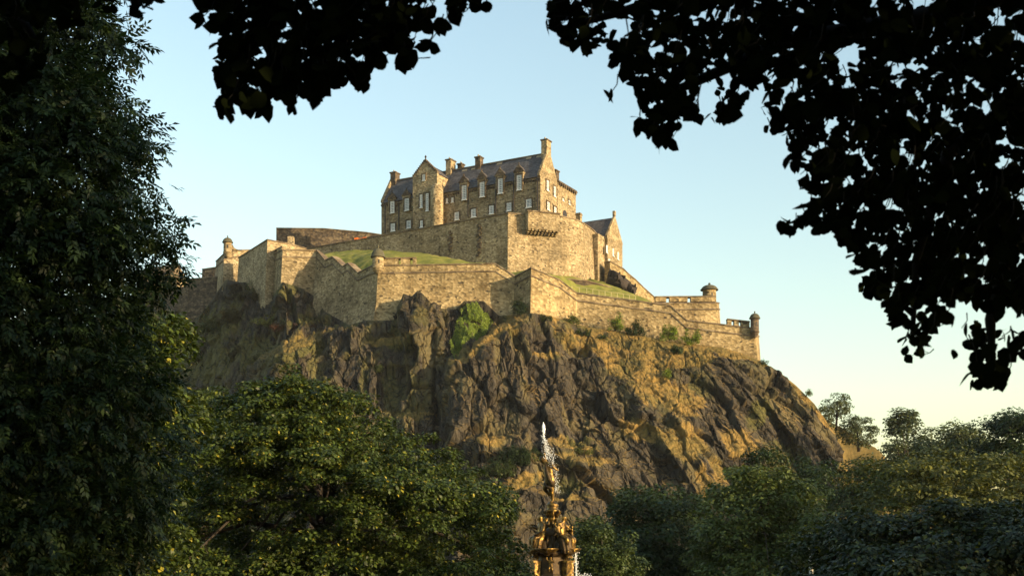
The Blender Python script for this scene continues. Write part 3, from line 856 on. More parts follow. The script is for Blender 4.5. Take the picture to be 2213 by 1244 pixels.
f4, e4 = facets(q / np.array([.62, 1, 1.5]), 51, 2.6)
nb = fbm(pts / 14.0, 61, 4)
nm = fbm(pts / 2.5, 71, 6)
pxr, pyr, vr = PXg.ravel(), PYg.ravel(), Vg.ravel()
# soft (grassy) share of the surface
rg = L(pxr, [(900, 0), (1090, .0), (1140, .1), (1185, .55), (1260, 1), (1560, 1), (1640, .85), (1808, .9)])
depth_band = L(pxr, [(1150, 25), (1250, 60), (1330, 95), (1420, 95), (1520, 60), (1600, 32), (1700, 14), (1808, 10)])
cpr = cp.ravel()
g_top = rg * (1 - sstep(.35, 1.0, (pyr - cpr + (nb - .5) * 95) / depth_band))
def blob(x, y, rx, ry, a=0.0):
    dx, dy = pxr - x, pyr - y
    c_, s_ = math.cos(a), math.sin(a)
    return np.exp(-(((dx * c_ + dy * s_) / rx) ** 2 + ((-dx * s_ + dy * c_) / ry) ** 2) ** 1.5)
dry = g_top.copy()
for bl in ((1095, 705, 55, 22, -.55), (1030, 752, 70, 13, -.65), (1060, 948, 45, 13, 0), (1240, 965, 55, 9, .1), (1265, 992, 70, 13, .15), (1130, 1042, 60, 20, -.3), (1400, 830, 60, 45, .6), (1480, 860, 50, 60, .7), (1390, 930, 60, 25, .3), (1480, 960, 50, 40, .6), (1330, 790, 60, 22, .5), (1540, 1040, 40, 50, 0), (1190, 765, 40, 9, .2), (1000, 770, 25, 8, 0), (880, 895, 60, 6, 0), (840, 735, 60, 10, -.1), (1600, 960, 50, 30, .6), (1240, 1075, 45, 9, 0), (640, 745, 90, 14, -.35), (1730, 850, 60, 8, .85), (1780, 905, 40, 6, 1.0)):
    dry = np.maximum(dry, blob(*bl))
dry = np.clip(dry * 1.25, 0, 1)
green = np.zeros_like(dry)
for bl in ((585, 625, 70, 22, .1), (480, 700, 70, 55, -.7), (520, 760, 110, 40, -.3), (640, 760, 90, 26, -.3), (440, 800, 80, 40, 0), (1250, 955, 45, 8, 0), (1430, 745, 60, 16, .2), (1260, 700, 50, 14, .4), (1350, 740, 60, 14, .3), (860, 740, 50, 12, 0), (1640, 890, 30, 60, .5), (650, 690, 60, 16, 0), (1230, 1040, 50, 30, 0), (1690, 1000, 60, 70, .6)):
    green = np.maximum(green, blob(*bl) * .85)
soft = np.clip(np.maximum(dry * .85, green * .2), 0, 1)
amp = (1 - .72 * soft) * sstep(0, .02, vr)
disp = amp * (.85 * f1 + 0.42 * f2 + .17 * f3 + .08 * f4 - .8 * np.exp(-(e1 / .03) ** 2) - .5 * np.exp(-(e2 / .04) ** 2) - .25 * np.exp(-(e3 / .07) ** 2)) + soft * (nm - .5) * 2.4 * sstep(0, .04, vr)
# base normals
G = pts.reshape(NU + FOLD, NV, 3)
du = np.gradient(G, axis=0); dv = np.gradient(G, axis=1)
nn = np.cross(du, dv); nn /= np.linalg.norm(nn, axis=2, keepdims=True) + 1e-9
if nn[NU // 2, NV // 2, 1] > 0: nn = -nn
for _ in range(30):
    nn[1:-1, 1:-1] = (nn[2:, 1:-1] + nn[:-2, 1:-1] + nn[1:-1, 2:] + nn[1:-1, :-2]) / 4
nn /= np.linalg.norm(nn, axis=2, keepdims=True) + 1e-9
G = G + nn * disp.reshape(NU + FOLD, NV, 1)
# real slope after displacement decides where grass can hold
du = np.gradient(G, axis=0); dv = np.gradient(G, axis=1)
n2_ = np.cross(du, dv); n2_ /= np.linalg.norm(n2_, axis=2, keepdims=True) + 1e-9
up_ = np.abs(n2_[:, :, 2]).ravel()
flat = sstep(.58, .85, up_)
streak = fbm(q / np.array([1.6, 3, 6.5]), 87, 4)
nz = fbm(pts / 2.2, 81, 4)
midz = fbm(pts / 7.0, 91, 4)
dry0 = dry.copy()
dry = np.clip(sstep(.35, .60, dry * (.62 + .9 * (nz - .4) + 1.7 * (streak - .5)) + .3 * (up_ - .4)) + flat * sstep(.42, .6, midz) * .7 * band(780, 900, pxr), 0, 1)
green = np.clip(sstep(.35, .6, green * (.7 + (nz - .4)) + .3 * (up_ - .4)) + flat * sstep(.42, .3, midz) * .7 + sstep(.49, .58, midz * .45 + streak * .55) * .75 * (1 - band(880, 1000, pxr)) + dry0 * sstep(.47, .62, fbm(pts / 4.0, 99, 4)) * .85, 0, 1)
lich = sstep(.5, .68, fbm(q / np.array([2, 4, 8.0]), 95, 4)) * .6
back = []
base = G[:, 0, :]
rows_ = [base]
cz = base[:, 2].copy()
for k, (dy, dz) in enumerate(((2.5, -.3), (9, -1.2), (20, -3.0), (45, -14), (80, -45))):
    rows_.append(np.stack([base[:, 0] * (1 + dy / 260), base[:, 1] + dy, np.maximum(cz + dz * np.where(pxr.reshape(NU + FOLD, NV)[:, 0] > 1640, 1.8, 1), -1)], 1))
full = np.concatenate([np.stack(rows_[:0:-1], 1), G], 1)
ext = []                                    # the left end runs out and down behind the trees
for k in range(24, 0, -1):
    e_ = full[0].copy(); f_ = k / 24
    e_[:, 0] -= 90 * f_; e_[:, 1] += 60 * f_
    e_[:, 2] = e_[:, 2] * (1 - f_) ** 1.2 - 1.5 * f_
    ext.append(e_ + (fbm(e_ / 6.0, 131, 4)[:, None] - .5) * np.array([2, 2, 3]))
full = np.concatenate([np.stack(ext), full], 0); NX = len(ext)
nrow = full.shape[1]; ncol = full.shape[0]
idx = np.arange(ncol * nrow).reshape(ncol, nrow)
Qd = np.stack([idx[:-1, :-1], idx[:-1, 1:], idx[1:, 1:], idx[1:, :-1]], -1).reshape(-1, 4)
cov = np.zeros((ncol, nrow, 4)); cov[..., 3] = 1
for k, a_ in enumerate((dry, green, lich)):
    a2 = a_.reshape(NU + FOLD, NV)
    cov[NX:, BACK:, k] = a2; cov[NX:, :BACK, k] = a2[:, :1] if k else 1; cov[:NX, :, k] = cov[NX:NX + 1, :, k]
crag = np_mesh('crag', full.reshape(-1, 3), Qd, M['crag'], attrs={'cover': cov.reshape(-1, 4)})
tag(crag, kind='structure')
ROCK = G                                    # for placing bushes on the rock
def on_rock(px, py):
    i = int(np.clip(np.searchsorted(u, px), 0, NU - 1)); c_ = L(px, crest)
    j = int(np.clip((py - c_) / (1262 - c_) * (NV - 1), 0, NV - 1))
    return Vector(G[i, j])

def sheet(name, mat, rows, nsub=(60, 24), amp=.25, seed=3, kind='structure'):
    """rows: list of equally long lists of points, smoothly bridged into one bumpy sheet"""
    A = np.array([[tuple(p) for p in r] for r in rows])
    nr, nc = A.shape[:2]
    ti = np.linspace(0, nr - 1, nsub[1]); tj = np.linspace(0, nc - 1, nsub[0])
    B = np.stack([np.stack([np.interp(ti, range(nr), A[:, j, k]) for j in range(nc)], 1) for k in range(3)], -1)
    C = np.stack([np.stack([np.interp(tj, range(nc), B[i, :, k]) for i in range(nsub[1])], 0) for k in range(3)], -1)
    V = C.reshape(-1, 3)
    V[:, 2] += (fbm(V / 2.5, seed, 4) - .5) * 2 * amp
    idx = np.arange(len(V)).reshape(nsub[1], nsub[0])
    Q = np.stack([idx[:-1, :-1], idx[:-1, 1:], idx[1:, 1:], idx[1:, :-1]], -1).reshape(-1, 4)
    return tag(np_mesh(name, V, Q, mat, smooth=True), kind=kind)

fl = [(640, 575, 262), (690, 566, 243), (760, 600, 231), (826, 586, 224.5), (960, 583, 224.5), (1075, 583, 224.5), (1113, 606, 225), (1150, 592, 220.5), (1209, 614, 224), (1246, 640, 226.5), (1330, 648, 226), (1400, 662, 226), (1425, 670, 226)]
bl = [(640, 556, 268), (720, 548, 258.5), (760, 541, 255.5), (800, 540, 254), (905, 546, 247.5), (1020, 569, 240.5), (1095, 586, 235.5), (1150, 588, 236), (1210, 596, 238), (1250, 601, 240.5), (1300, 606, 250), (1350, 628, 246), (1405, 656, 240)]
bl2 = [(a, b - 3, c + 12) for a, b, c in bl]
mid_ = []
for (a, b, c), (d_, e, f_) in zip(fl, bl):
    A_, B_ = P(a, b, c), P(d_, e, f_)
    m_ = (A_ * .6 + B_ * .4); mid_.append(m_ + Vector((0, 0, .35 * (B_.z - A_.z) * .35)))
sheet('castle_green', M['lawn'], [[P(*p) for p in fl], mid_, [P(*p) for p in bl], [P(*p) for p in bl2]], (220, 70), .5)
# courtyard behind the upper walls
sheet('courtyard', M['park'], [[W3(s, -7, 66.5) for s in (60, 40, 20, 4, -3)], [W3(s, 24, 66.5) for s in (60, 40, 20, 6, 0)]], (10, 6), .05)
# rock outcrop below the sloping wall
V = []; nxo, nyo = 60, 40
xo, yo = np.meshgrid(np.linspace(-1, 1, nxo), np.linspace(0, 1, nyo), indexing='ij')
A_, B_ = P(1312, 600, 243), P(1372, 640, 243)
ex = B_ - A_
hgt = np.maximum(0, np.sin(yo * math.pi)) ** .6 * (1 - np.abs(xo) ** 4)
pt = np.array(A_)[None, None] + (xo[..., None] * .5 + .5) * np.array(ex)[None, None] + np.stack([xo * 0 + (yo - .5) * 1.0, -hgt * 2.6, (yo - .5) * 3.6], -1)
pt = pt.reshape(-1, 3); fo, eo = facets(pt / np.array([1.3, 1.5, 1.6]), 77, 3)
pt[:, 1] -= fo * .6; pt[:, 2] += fo * .2
idx = np.arange(nxo * nyo).reshape(nxo, nyo)
Qo = np.stack([idx[:-1, :-1], idx[1:, :-1], idx[1:, 1:], idx[:-1, 1:]], -1).reshape(-1, 4)
M['dark_rock'] = simple('dark_rock', (0.035, 0.028, 0.024), 0.95, var=.6, vs=1.6)
tag(np_mesh('rock_outcrop', pt, Qo, M['dark_rock']), kind='structure')
# lower grassy slope behind the right end of the crag
rows = []
for k, (dy, ddz) in enumerate(((0, -60), (6, -16), (14, 0), (40, 3), (80, -10))):
    rows.append([P(px, py, Y) + Vector((0, (k - 2) * 14, ddz if k != 3 else 1)) for px, py, Y in ((1690, 880, 262), (1770, 898, 262), (1812, 918, 262), (1850, 940, 260), (1890, 965, 258), (1925, 995, 256), (1975, 1060, 254), (2050, 1120, 252), (2200, 1190, 250))])
sheet('hillside', M['hillgrass'], rows, (130, 60), .8, 9)
# park ground out to the horizon
gx = np.concatenate([[-9000, -3000, -1000, -400], np.linspace(-200, 200, 81), [400, 1000, 3000, 9000]])
gy = np.concatenate([[-3000, -800, -200], np.linspace(-60, 300, 91), [500, 1000, 3000, 9000]])
A2, B2 = np.meshgrid(gx, gy, indexing='ij')
V = np.stack([A2.ravel(), B2.ravel(), 0 * A2.ravel()], 1); V[:, 2] = (fbm(V / 20, 5, 3) - .5) * .5
V[:, 2] -= 1.2 * np.exp(-((V[:, 0] - 4) ** 2 + (V[:, 1] - 58) ** 2) / 200) * 0
idx = np.arange(len(V)).reshape(A2.shape)
Q = np.stack([idx[:-1, :-1], idx[1:, :-1], idx[1:, 1:], idx[:-1, 1:]], -1).reshape(-1, 4)
tag(np_mesh('ground', V, Q, M['park'], smooth=True), kind='structure')

# railing on the right-hand slope
ra = thing('railing', 'pale metal railing across the grass above the right rampart', 'railing', P(1236, 634, 226))
rp = [(1236, 617, 636, 227), (1252, 620, 638, 226.6), (1268, 622, 639, 226.4)] + [(1268 + k * 13.2, 622 + k * 2.1, 640 + k * 2.0, 226.4 - k * .05) for k in range(1, 9)]
for x, y0, y1, Y in rp:
    a, b = P(x, y0, Y), P(x, y1 + 4, Y)
    mb = MB(); mb.tube([b, a], [.05, .045], 6); mb.build('post', M['railing'], ra)
for f_ in (0.0, .45, .85):
    mb = MB(); mb.tube([P(x, y0 + (y1 - y0) * f_ + .6, Y) for x, y0, y1, Y in rp], [.035 if f_ == 0 else .02] * len(rp), 6); mb.build('rail', M['railing'], ra)

# ------------------------------------------------------------------ foliage
def poly_dist(p, poly):
    """(inside?, distance to the outline) of many points, in photo pixels"""
    poly = np.array(poly, float); x, y = p[:, 0], p[:, 1]
    ins = np.zeros(len(p), bool); dm = np.full(len(p), 1e9)
    for a, b in zip(poly, np.roll(poly, -1, 0)):
        with np.errstate(divide='ignore', invalid='ignore'):
            c = ((a[1] > y) != (b[1] > y)) & (x < (b[0] - a[0]) * (y - a[1]) / (b[1] - a[1] + 1e-12) + a[0])
        ins ^= c
        ab = b - a; t = np.clip(((x - a[0]) * ab[0] + (y - a[1]) * ab[1]) / (ab @ ab + 1e-9), 0, 1)
        dm = np.minimum(dm, np.hypot(x - a[0] - t * ab[0], y - a[1] - t * ab[1]))
    return ins, dm

def unit(v): return v / (np.linalg.norm(v, axis=-1, keepdims=True) + 1e-9)

DIAMOND = np.array([(0, 0, 0), (.45, .33, .06), (1, 0, -.05), (.45, -.33, .06)])
OVATE = np.array([(0, 0, 0), (.1, .22, .03), (.34, .41, .06), (.64, .38, .03), (.86, .18, -.02), (1.04, 0, -.06), (.86, -.18, -.02), (.64, -.38, .03), (.34, -.41, .06), (.1, -.22, .03)])
def leaves(c, nrm, axis, size, shape=DIAMOND):
    """leaf faces: centres, normals, growing directions, lengths"""
    nrm = unit(nrm); a = unit(axis - nrm * np.sum(axis * nrm, 1, keepdims=True)); b = np.cross(nrm, a)
    k = len(shape); sz = np.asarray(size).reshape(-1, 1, 1)
    V = c[:, None] + (a[:, None] * shape[None, :, 0:1] + b[:, None] * shape[None, :, 1:2] + nrm[:, None] * shape[None, :, 2:3]) * sz
    return V.reshape(-1, 3), np.arange(len(c) * k).reshape(-1, k)

def sample_poly(poly, n, Yc, dr, shell=.55, dref=None, r=None):
    r = r or rng
    poly = np.array(poly, float); lo, hi = poly.min(0), poly.max(0)
    out = np.zeros((0, 3)); dmax = None; Yr = Yc - .5 * dr
    while len(out) < n:
        p = lo + (hi - lo) * r.random((n * 2, 2))
        ins, d = poly_dist(p, poly); p, d = p[ins], d[ins]
        if dmax is None: dmax = dref or max(d.max(), 1)
        t = np.sqrt(np.clip(1 - (1 - np.clip(d / dmax, 0, 1)) ** 2, 0, 1)) * dr
        s = 1 - r.random(len(p)) ** 1.6 * (1 - shell * .6)
        s *= np.where(r.random(len(p)) < .62, -1, 1)
        Y = Yc + t * s
        # outline measured at Yc: keep its real size whatever the depth
        X = (p[:, 0] - CX) / F * Yr; Z = CZ + (HY - p[:, 1]) / F * Yr
        out = np.concatenate([out, np.stack([X, Y, Z], 1)])
    return out[:n]

def clumps(C, cr, nl, ls, centre, r, flat=.6, droop=0.0):
    n = len(C)
    d = unit(r.normal(size=(n, nl, 3)) + np.array([0, 0, .35]))
    outw = unit(C - centre)[:, None]
    rad = cr * (.35 + .65 * r.random((n, nl, 1)) ** .5) * (.7 + .6 * r.random((n, 1, 1)))
    pos = C[:, None] + d * rad * np.array([1, 1, flat])
    nrm = d * .5 + outw * .2 + np.array([0, 0, .85]) + r.normal(size=d.shape) * .4
    ax = d * .8 + np.array([0, 0, -.25 - droop]) + r.normal(size=d.shape) * .5
    sz = ls * (.6 + .7 * r.random((n * nl)))
    return pos.reshape(-1, 3), nrm.reshape(-1, 3), ax.reshape(-1, 3), sz

def limbs(mb, base, top, targets, r0, r):
    base, top = Vector(base), Vector(top)
    h = top - base
    path = [base, base + h * .3 + Vector(r.normal(size=3) * .03 * h.length * .3), base + h * .65 + Vector(r.normal(size=3) * .03 * h.length * .5), top]
    mb.tube(path, [r0 * 1.25, r0, r0 * .75, r0 * .3], 10)
    for t in targets:
        t = Vector(t)
        f = r.uniform(.3, .85)
        s = base + h * f
        m_ = s.lerp(t, .5) + Vector((0, 0, .12 * (t - s).length))
        rr = r0 * .45 * (1.1 - f)
        mb.tube([s, s.lerp(m_, .6), m_, m_.lerp(t, .6), t], [rr, rr * .8, rr * .6, rr * .4, rr * .15], 6)

def tree(name, label, poly, Yc, dr, n, cr, nl, ls, mat, seed, cat='tree', base=None, flat=.6, shell=.55, group=None, trunk=True, r0=None, bark='bark', droop=0.0, nlimb=14, dref=None, boughs=0, bs=None):
    r = np.random.default_rng(seed)
    if boughs:                                # clumps gather on boughs with gaps between them
        B = sample_poly(poly, boughs, Yc, dr, .9, dref, r)
        bs = bs or cr * 2.2
        k = r.integers(0, boughs, n * 3)
        C = B[k] + r.normal(size=(n * 3, 3)) * np.array([bs, bs, bs * .33]) * (.6 + .7 * r.random((boughs, 1))[k])
        Yr = Yc - .5 * dr
        px_ = np.stack([CX + F * C[:, 0] / Yr, HY - F * (C[:, 2] - CZ) / Yr], 1)
        ins, dd = poly_dist(px_, poly)
        C = C[ins | (dd < .35 * cr * F / Yc)][:n]
        C = np.concatenate([C, sample_poly(poly, n // 4, Yc, dr * .65, .3, dref, r)])
    else:
        C = sample_poly(poly, n, Yc, dr, shell, dref, r)
    centre = C.mean(0)
    if base is None: base = (centre[0], Yc, 0)
    root = thing(name, label, cat, base, group)
    pos, nrm, ax, sz = clumps(C, cr, nl, ls, centre, r, flat, droop)
    keep = pos[:, 2] > base[2] + .05
    V, Q = leaves(pos[keep], nrm[keep], ax[keep], sz[keep])
    np_mesh('crown' if trunk else 'foliage', V, Q, M[mat], root)
    mb = MB(); H_ = C[:, 2].max() - base[2]
    if trunk:
        limbs(mb, base, (centre[0], Yc, base[2] + H_ * .8), C[r.choice(len(C), min(nlimb, len(C)), False)], r0 or H_ * .028, r)
        mb.build('trunk', M[bark], root, True)
    else:
        for t in C[r.choice(len(C), min(7, len(C)), False)]:
            mb.tube([base, Vector(base).lerp(Vector(t), .5) + Vector((0, 0, .1)), t], [.05, .035, .015], 5)
        mb.build('stems', M[bark], root)
    return root

# big rounded tree left of the fountain
syc = [(230, 1330), (285, 1190), (330, 1060), (378, 960), (420, 905), (432, 868), (470, 840), (500, 848), (545, 826), (600, 822), (632, 800), (668, 818), (695, 842), (735, 838), (790, 858), (770, 890), (850, 902), (905, 912), (950, 930), (968, 962), (1004, 975), (1035, 1020), (1085, 1040), (1108, 1075), (1092, 1110), (1116, 1150), (1134, 1200), (1140, 1330)]
tree('sycamore_tree', 'broad rounded yellow-green tree filling the foreground left of the golden fountain', syc, 42, 5.5, 1900, .36, 115, .125, 'leaf_syc', 101, flat=.5, r0=.4, nlimb=26, boughs=130, bs=.75)
tree('tree', 'pale bushy tree top peeping out between the tall leafy tree and the rounded tree', [(370, 1150), (384, 860), (410, 838), (440, 846), (462, 834), (476, 858), (470, 900), (480, 1150)], 62, 2.5, 120, .6, 90, .19, 'leaf_light', 102)
tree('hedge_tree', 'dark tree with yellow sunlit dapples showing through behind the ash tree', [(-160, 1330), (-160, 820), (0, 790), (120, 740), (230, 690), (296, 672), (318, 648), (344, 652), (372, 690), (376, 722), (362, 760), (384, 800), (390, 900), (380, 1000), (350, 1100), (330, 1330)], 27, 2.5, 800, .36, 90, .13, 'leaf_syc', 103, boughs=70, bs=.6)
# right-hand trees
tree('tree', 'airy light green tree in front of the cliff, tallest of the lower right row', [(1512, 1320), (1520, 1180), (1535, 1120), (1550, 1060), (1590, 1040), (1610, 1005), (1640, 1020), (1680, 1015), (1712, 1050), (1745, 1052), (1790, 1085), (1802, 1160), (1795, 1320)], 78, 4, 330, .75, 90, .26, 'leaf_light', 111, r0=.3, nlimb=22, boughs=60, bs=1.3)
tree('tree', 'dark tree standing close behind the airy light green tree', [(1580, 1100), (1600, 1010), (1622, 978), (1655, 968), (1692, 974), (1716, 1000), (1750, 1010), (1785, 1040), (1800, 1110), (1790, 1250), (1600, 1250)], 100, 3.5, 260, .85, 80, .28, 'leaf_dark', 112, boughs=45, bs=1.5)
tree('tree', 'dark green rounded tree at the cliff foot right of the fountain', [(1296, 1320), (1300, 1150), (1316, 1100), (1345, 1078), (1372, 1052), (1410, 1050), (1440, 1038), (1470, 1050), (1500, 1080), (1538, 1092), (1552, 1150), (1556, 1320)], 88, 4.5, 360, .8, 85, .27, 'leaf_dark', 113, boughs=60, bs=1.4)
tree('tree', 'small lighter tree beside the fountain with dense rounded crown', [(1236, 1320), (1238, 1160), (1262, 1128), (1290, 1122), (1318, 1138), (1345, 1160), (1370, 1195), (1384, 1240), (1390, 1320)], 64, 2.6, 230, .5, 95, .17, 'leaf_mid', 114, boughs=45, bs=.8)
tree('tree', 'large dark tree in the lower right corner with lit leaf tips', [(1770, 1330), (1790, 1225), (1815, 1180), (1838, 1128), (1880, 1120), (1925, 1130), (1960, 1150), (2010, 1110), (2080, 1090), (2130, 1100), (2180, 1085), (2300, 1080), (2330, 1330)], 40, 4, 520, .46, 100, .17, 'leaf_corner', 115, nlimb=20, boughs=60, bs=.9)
tree('tree', 'feathery golden green trees spread behind the lower right corner tree', [(1850, 1200), (1858, 1100), (1886, 1050), (1905, 1010), (1935, 985), (1962, 1000), (1990, 985), (2012, 960), (2040, 985), (2068, 975), (2100, 955), (2130, 985), (2170, 975), (2210, 985), (2290, 960), (2320, 1200)], 70, 5, 420, .65, 85, .22, 'leaf_gold', 116, flat=.5, nlimb=22, boughs=80, bs=.9)
tree('tree', 'bushy green tree in front of the lower grass slope', [(1786, 1210), (1800, 1060), (1822, 1015), (1850, 990), (1885, 992), (1915, 1005), (1945, 1050), (1950, 1210)], 130, 4.5, 220, 1.0, 80, .34, 'leaf_mid', 117, boughs=40, bs=1.6)
tree('tree', 'tall dark pointed tree on the right skyline', [(1908, 1080), (1915, 985), (1926, 965), (1921, 950), (1938, 935), (1936, 910), (1944, 890), (1962, 888), (1976, 898), (1986, 922), (2002, 935), (2012, 965), (2025, 1080)], 200, 5, 150, 1.4, 90, .5, 'leaf_far', 118, boughs=30, bs=2)
tree('tree', 'dark tree mass at the right edge of the skyline', [(2095, 1080), (2105, 960), (2118, 935), (2142, 910), (2165, 905), (2190, 890), (2215, 900), (2290, 892), (2310, 1080)], 115, 5, 260, .9, 80, .32, 'leaf_dark', 119, boughs=45, bs=1.5)
tree('tree', 'low hazy tree between the pointed tree and the dark right edge', [(1985, 1060), (1992, 985), (2012, 950), (2035, 930), (2060, 926), (2085, 938), (2110, 925), (2130, 940), (2140, 1060)], 175, 6, 200, 1.3, 80, .45, 'leaf_far', 120, boughs=40, bs=2.2)
b = P(1800, 935, 246)
tree('tree', 'thin open tree with visible trunk on the slope right of the crag', [(1779, 880), (1790, 862), (1802, 850), (1822, 852), (1840, 856), (1842, 872), (1832, 884), (1830, 900), (1815, 908), (1795, 902)], 240, 3, 34, .95, 55, .42, 'leaf_far', 121, base=(P(1806, 930, 240).x, 240, P(1806, 930, 240).z), r0=.22, shell=.3)
tree('tree', 'small round tree halfway down the right skyline slope', [(1816, 940), (1826, 905), (1842, 893), (1862, 902), (1880, 905), (1896, 915), (1898, 945), (1885, 960), (1850, 960)], 236, 3, 60, 1.0, 70, .42, 'leaf_far', 122, base=(P(1856, 975, 236).x, 236, P(1856, 975, 236).z), r0=.25)
tree('shrub', 'scrubby bush on the crag skyline left of the thin tree', [(1768, 905), (1772, 880), (1785, 874), (1800, 885), (1806, 905), (1800, 925)], 232, 2, 26, .7, 55, .34, 'leaf_far', 123, cat='bush', base=tuple(P(1788, 926, 230)), trunk=False)
# birch stem in the airy tree
bt = thing('birch_tree', 'slim white birch stem in front of the airy light green tree', 'tree', P(1752, 1300, 70))
mb = MB(); mb.tube([P(1751, 1320, 70), P(1753, 1235, 70), P(1751, 1190, 70), P(1749, 1150, 70.2)], [.13, .12, .1, .07], 10); mb.build('trunk', M['birch'], bt, True)
C = sample_poly([(1725, 1165), (1735, 1120), (1755, 1105), (1775, 1125), (1780, 1165), (1752, 1180)], 22, 70, .8)
V, Q = leaves(*clumps(C, .4, 60, .16, C.mean(0), rng)); np_mesh('crown', V, Q, M['leaf_light'], bt)

# bushes and ivy on the rock
def bush(px, py, w, h, label, mat='leaf_bush', seed=1, lift=0.0):
    c = on_rock(px, py); r = np.random.default_rng(seed)
    sc = c.y / F; n = max(8, int(w * h / 22))
    n = int(n * 1.6); nst = max(3, n // 6)     # a few leaning stems of unequal height
    sx = r.uniform(-1, 1, nst); sh = r.uniform(.35, 1.0, nst) * (1 - .45 * sx ** 2); k_ = r.integers(0, nst, n); t_ = r.random(n) ** .8
    lean = r.normal(size=nst) * .25
    C = np.stack([c.x + sc * w * .5 * (sx[k_] + lean[k_] * t_) + r.normal(size=n) * .22, c.y - .4 + r.normal(size=n) * .5, c.z + lift * .4 - .3 + sc * h * 1.05 * sh[k_] * t_ + r.normal(size=n) * .15], 1)
    root = thing('shrub', label, 'bush', c)
    V, Q = leaves(*clumps(C, .36, 34, .23, C.mean(0), r, .9)); np_mesh('foliage', V, Q, M[mat], root)
    mb = MB()
    for t in C[:5]: mb.tube([c, c.lerp(Vector(t), .5) + Vector((0, 0, .15)), t], [.06, .04, .02], 5)
    mb.build('stems', M['bark'], root)
bush(1122, 660, 22, 44, 'dark shrub in the shaded corner of the front rampart', 'leaf_dark', 1, 1.0)
bush(1182, 686, 26, 16, 'small dark green shrub at the foot of the sunlit rampart corner', 'leaf_mid', 2)
bush(1240, 690, 30, 22, 'pale shrub against the rampart right of its sunlit corner', 'leaf_light', 3, .6)
bush(1328, 706, 26, 34, 'light green shrub leaning on the long rampart, left of the dark one', 'leaf_ivy', 4, .8)
bush(1375, 716, 34, 34, 'dark green shrub at the foot of the long rampart', 'leaf_dark', 5, .3)
bush(1446, 714, 28, 42, 'bright tall shrub climbing the long rampart', 'leaf_ivy', 6, 1.2)
bush(1492, 735, 30, 34, 'bright green shrub at the rampart below the gun platform', 'leaf_ivy', 7, .6)
bush(1458, 764, 26, 26, 'round green shrub on the golden slope below the bright tall one', 'leaf_mid', 8)
bush(1436, 818, 18, 16, 'little green shrub low on the golden slope', 'leaf_ivy', 9)
bush(1262, 722, 24, 16, 'green tuft on rock under the rampart step', 'leaf_mid', 10)
bush(1304, 728, 20, 14, 'tiny shrub among golden grass under the long rampart', 'leaf_mid', 11)
bush(1650, 786, 12, 14, 'small shrub on the skyline just below the corner turret', 'leaf_mid', 12)
bush(1742, 852, 10, 16, 'lone sapling on the right skyline of the crag', 'leaf_light', 13, .5)
bush(1110, 1000, 74, 50, 'large dark bush on the cliff ledge left of the statue', 'leaf_dark', 14)
bush(1075, 1030, 56, 40, 'green bush at the tree edge below the dark ledge bush', 'leaf_mid', 15)
bush(1160, 985, 34, 20, 'low green scrub behind the water jet', 'leaf_bush', 16)
bush(1258, 965, 60, 10, 'strip of green scrub along the ledge right of the water jet', 'leaf_bush', 17)
bush(820, 800, 20, 14, 'small tuft in a crack of the left cliff', 'leaf_bush', 18)
bush(560, 615, 60, 18, 'rough green growth under the small left bastion', 'leaf_bush', 19)
bush(460, 720, 40, 40, 'shaded scrub on the left hillside below the grass ridge', 'leaf_bush', 20)
bush(545, 650, 60, 26, 'shaded brown-green scrub on dark rock below the small left bastion', 'leaf_scrub', 21)
bush(640, 690, 80, 14, 'low reddish heath strip on the shaded slope left of the front rampart', 'leaf_heath', 22)
bush(500, 700, 44, 40, 'tangled scrub in the middle of the shaded left hillside', 'leaf_scrub', 23)
bush(432, 780, 60, 36, 'pale scrub low on the left hillside beside the ash tree', 'leaf_light', 24)
bush(520, 765, 60, 30, 'dark scrub low on the left hillside right of the pale scrub', 'leaf_scrub', 25)
bush(590, 700, 50, 22, 'scrubby patch above the sunlit rock shelf on the left slope', 'leaf_bush', 26)
r = np.random.default_rng(33)
ivp = [(985, 690), (1003, 668), (1030, 660), (1058, 668), (1072, 684), (1050, 712), (1015, 738), (992, 770), (978, 778), (970, 735), (980, 715)]
pp = np.array(ivp, float); lo, hi = pp.min(0), pp.max(0)
s_ = lo + (hi - lo) * r.random((42000, 2)); ins, dd = poly_dist(s_, ivp); s_ = s_[ins & (dd > 3 * r.random(len(dd)))]
s_ = s_[fbm(np.c_[s_ / np.array([5.0, 14.0]), s_[:, :1] * 0], 5, 3) > .30]
C = np.array([on_rock(a, b_) for a, b_ in s_]) + r.normal(size=(len(s_), 3)) * .07 + np.array([0, -.12, 0])
V, Q = leaves(C, r.normal(size=C.shape) * .5 + np.array([.2, -.8, .4]), r.normal(size=C.shape) * .6 + np.array([0, 0, -1]), .2 * (.6 + .7 * r.random(len(C))))
tag(np_mesh('ivy', V, Q, M['leaf_ivy']), 'bright green ivy patch hanging on the cliff below the front rampart', 'ivy')

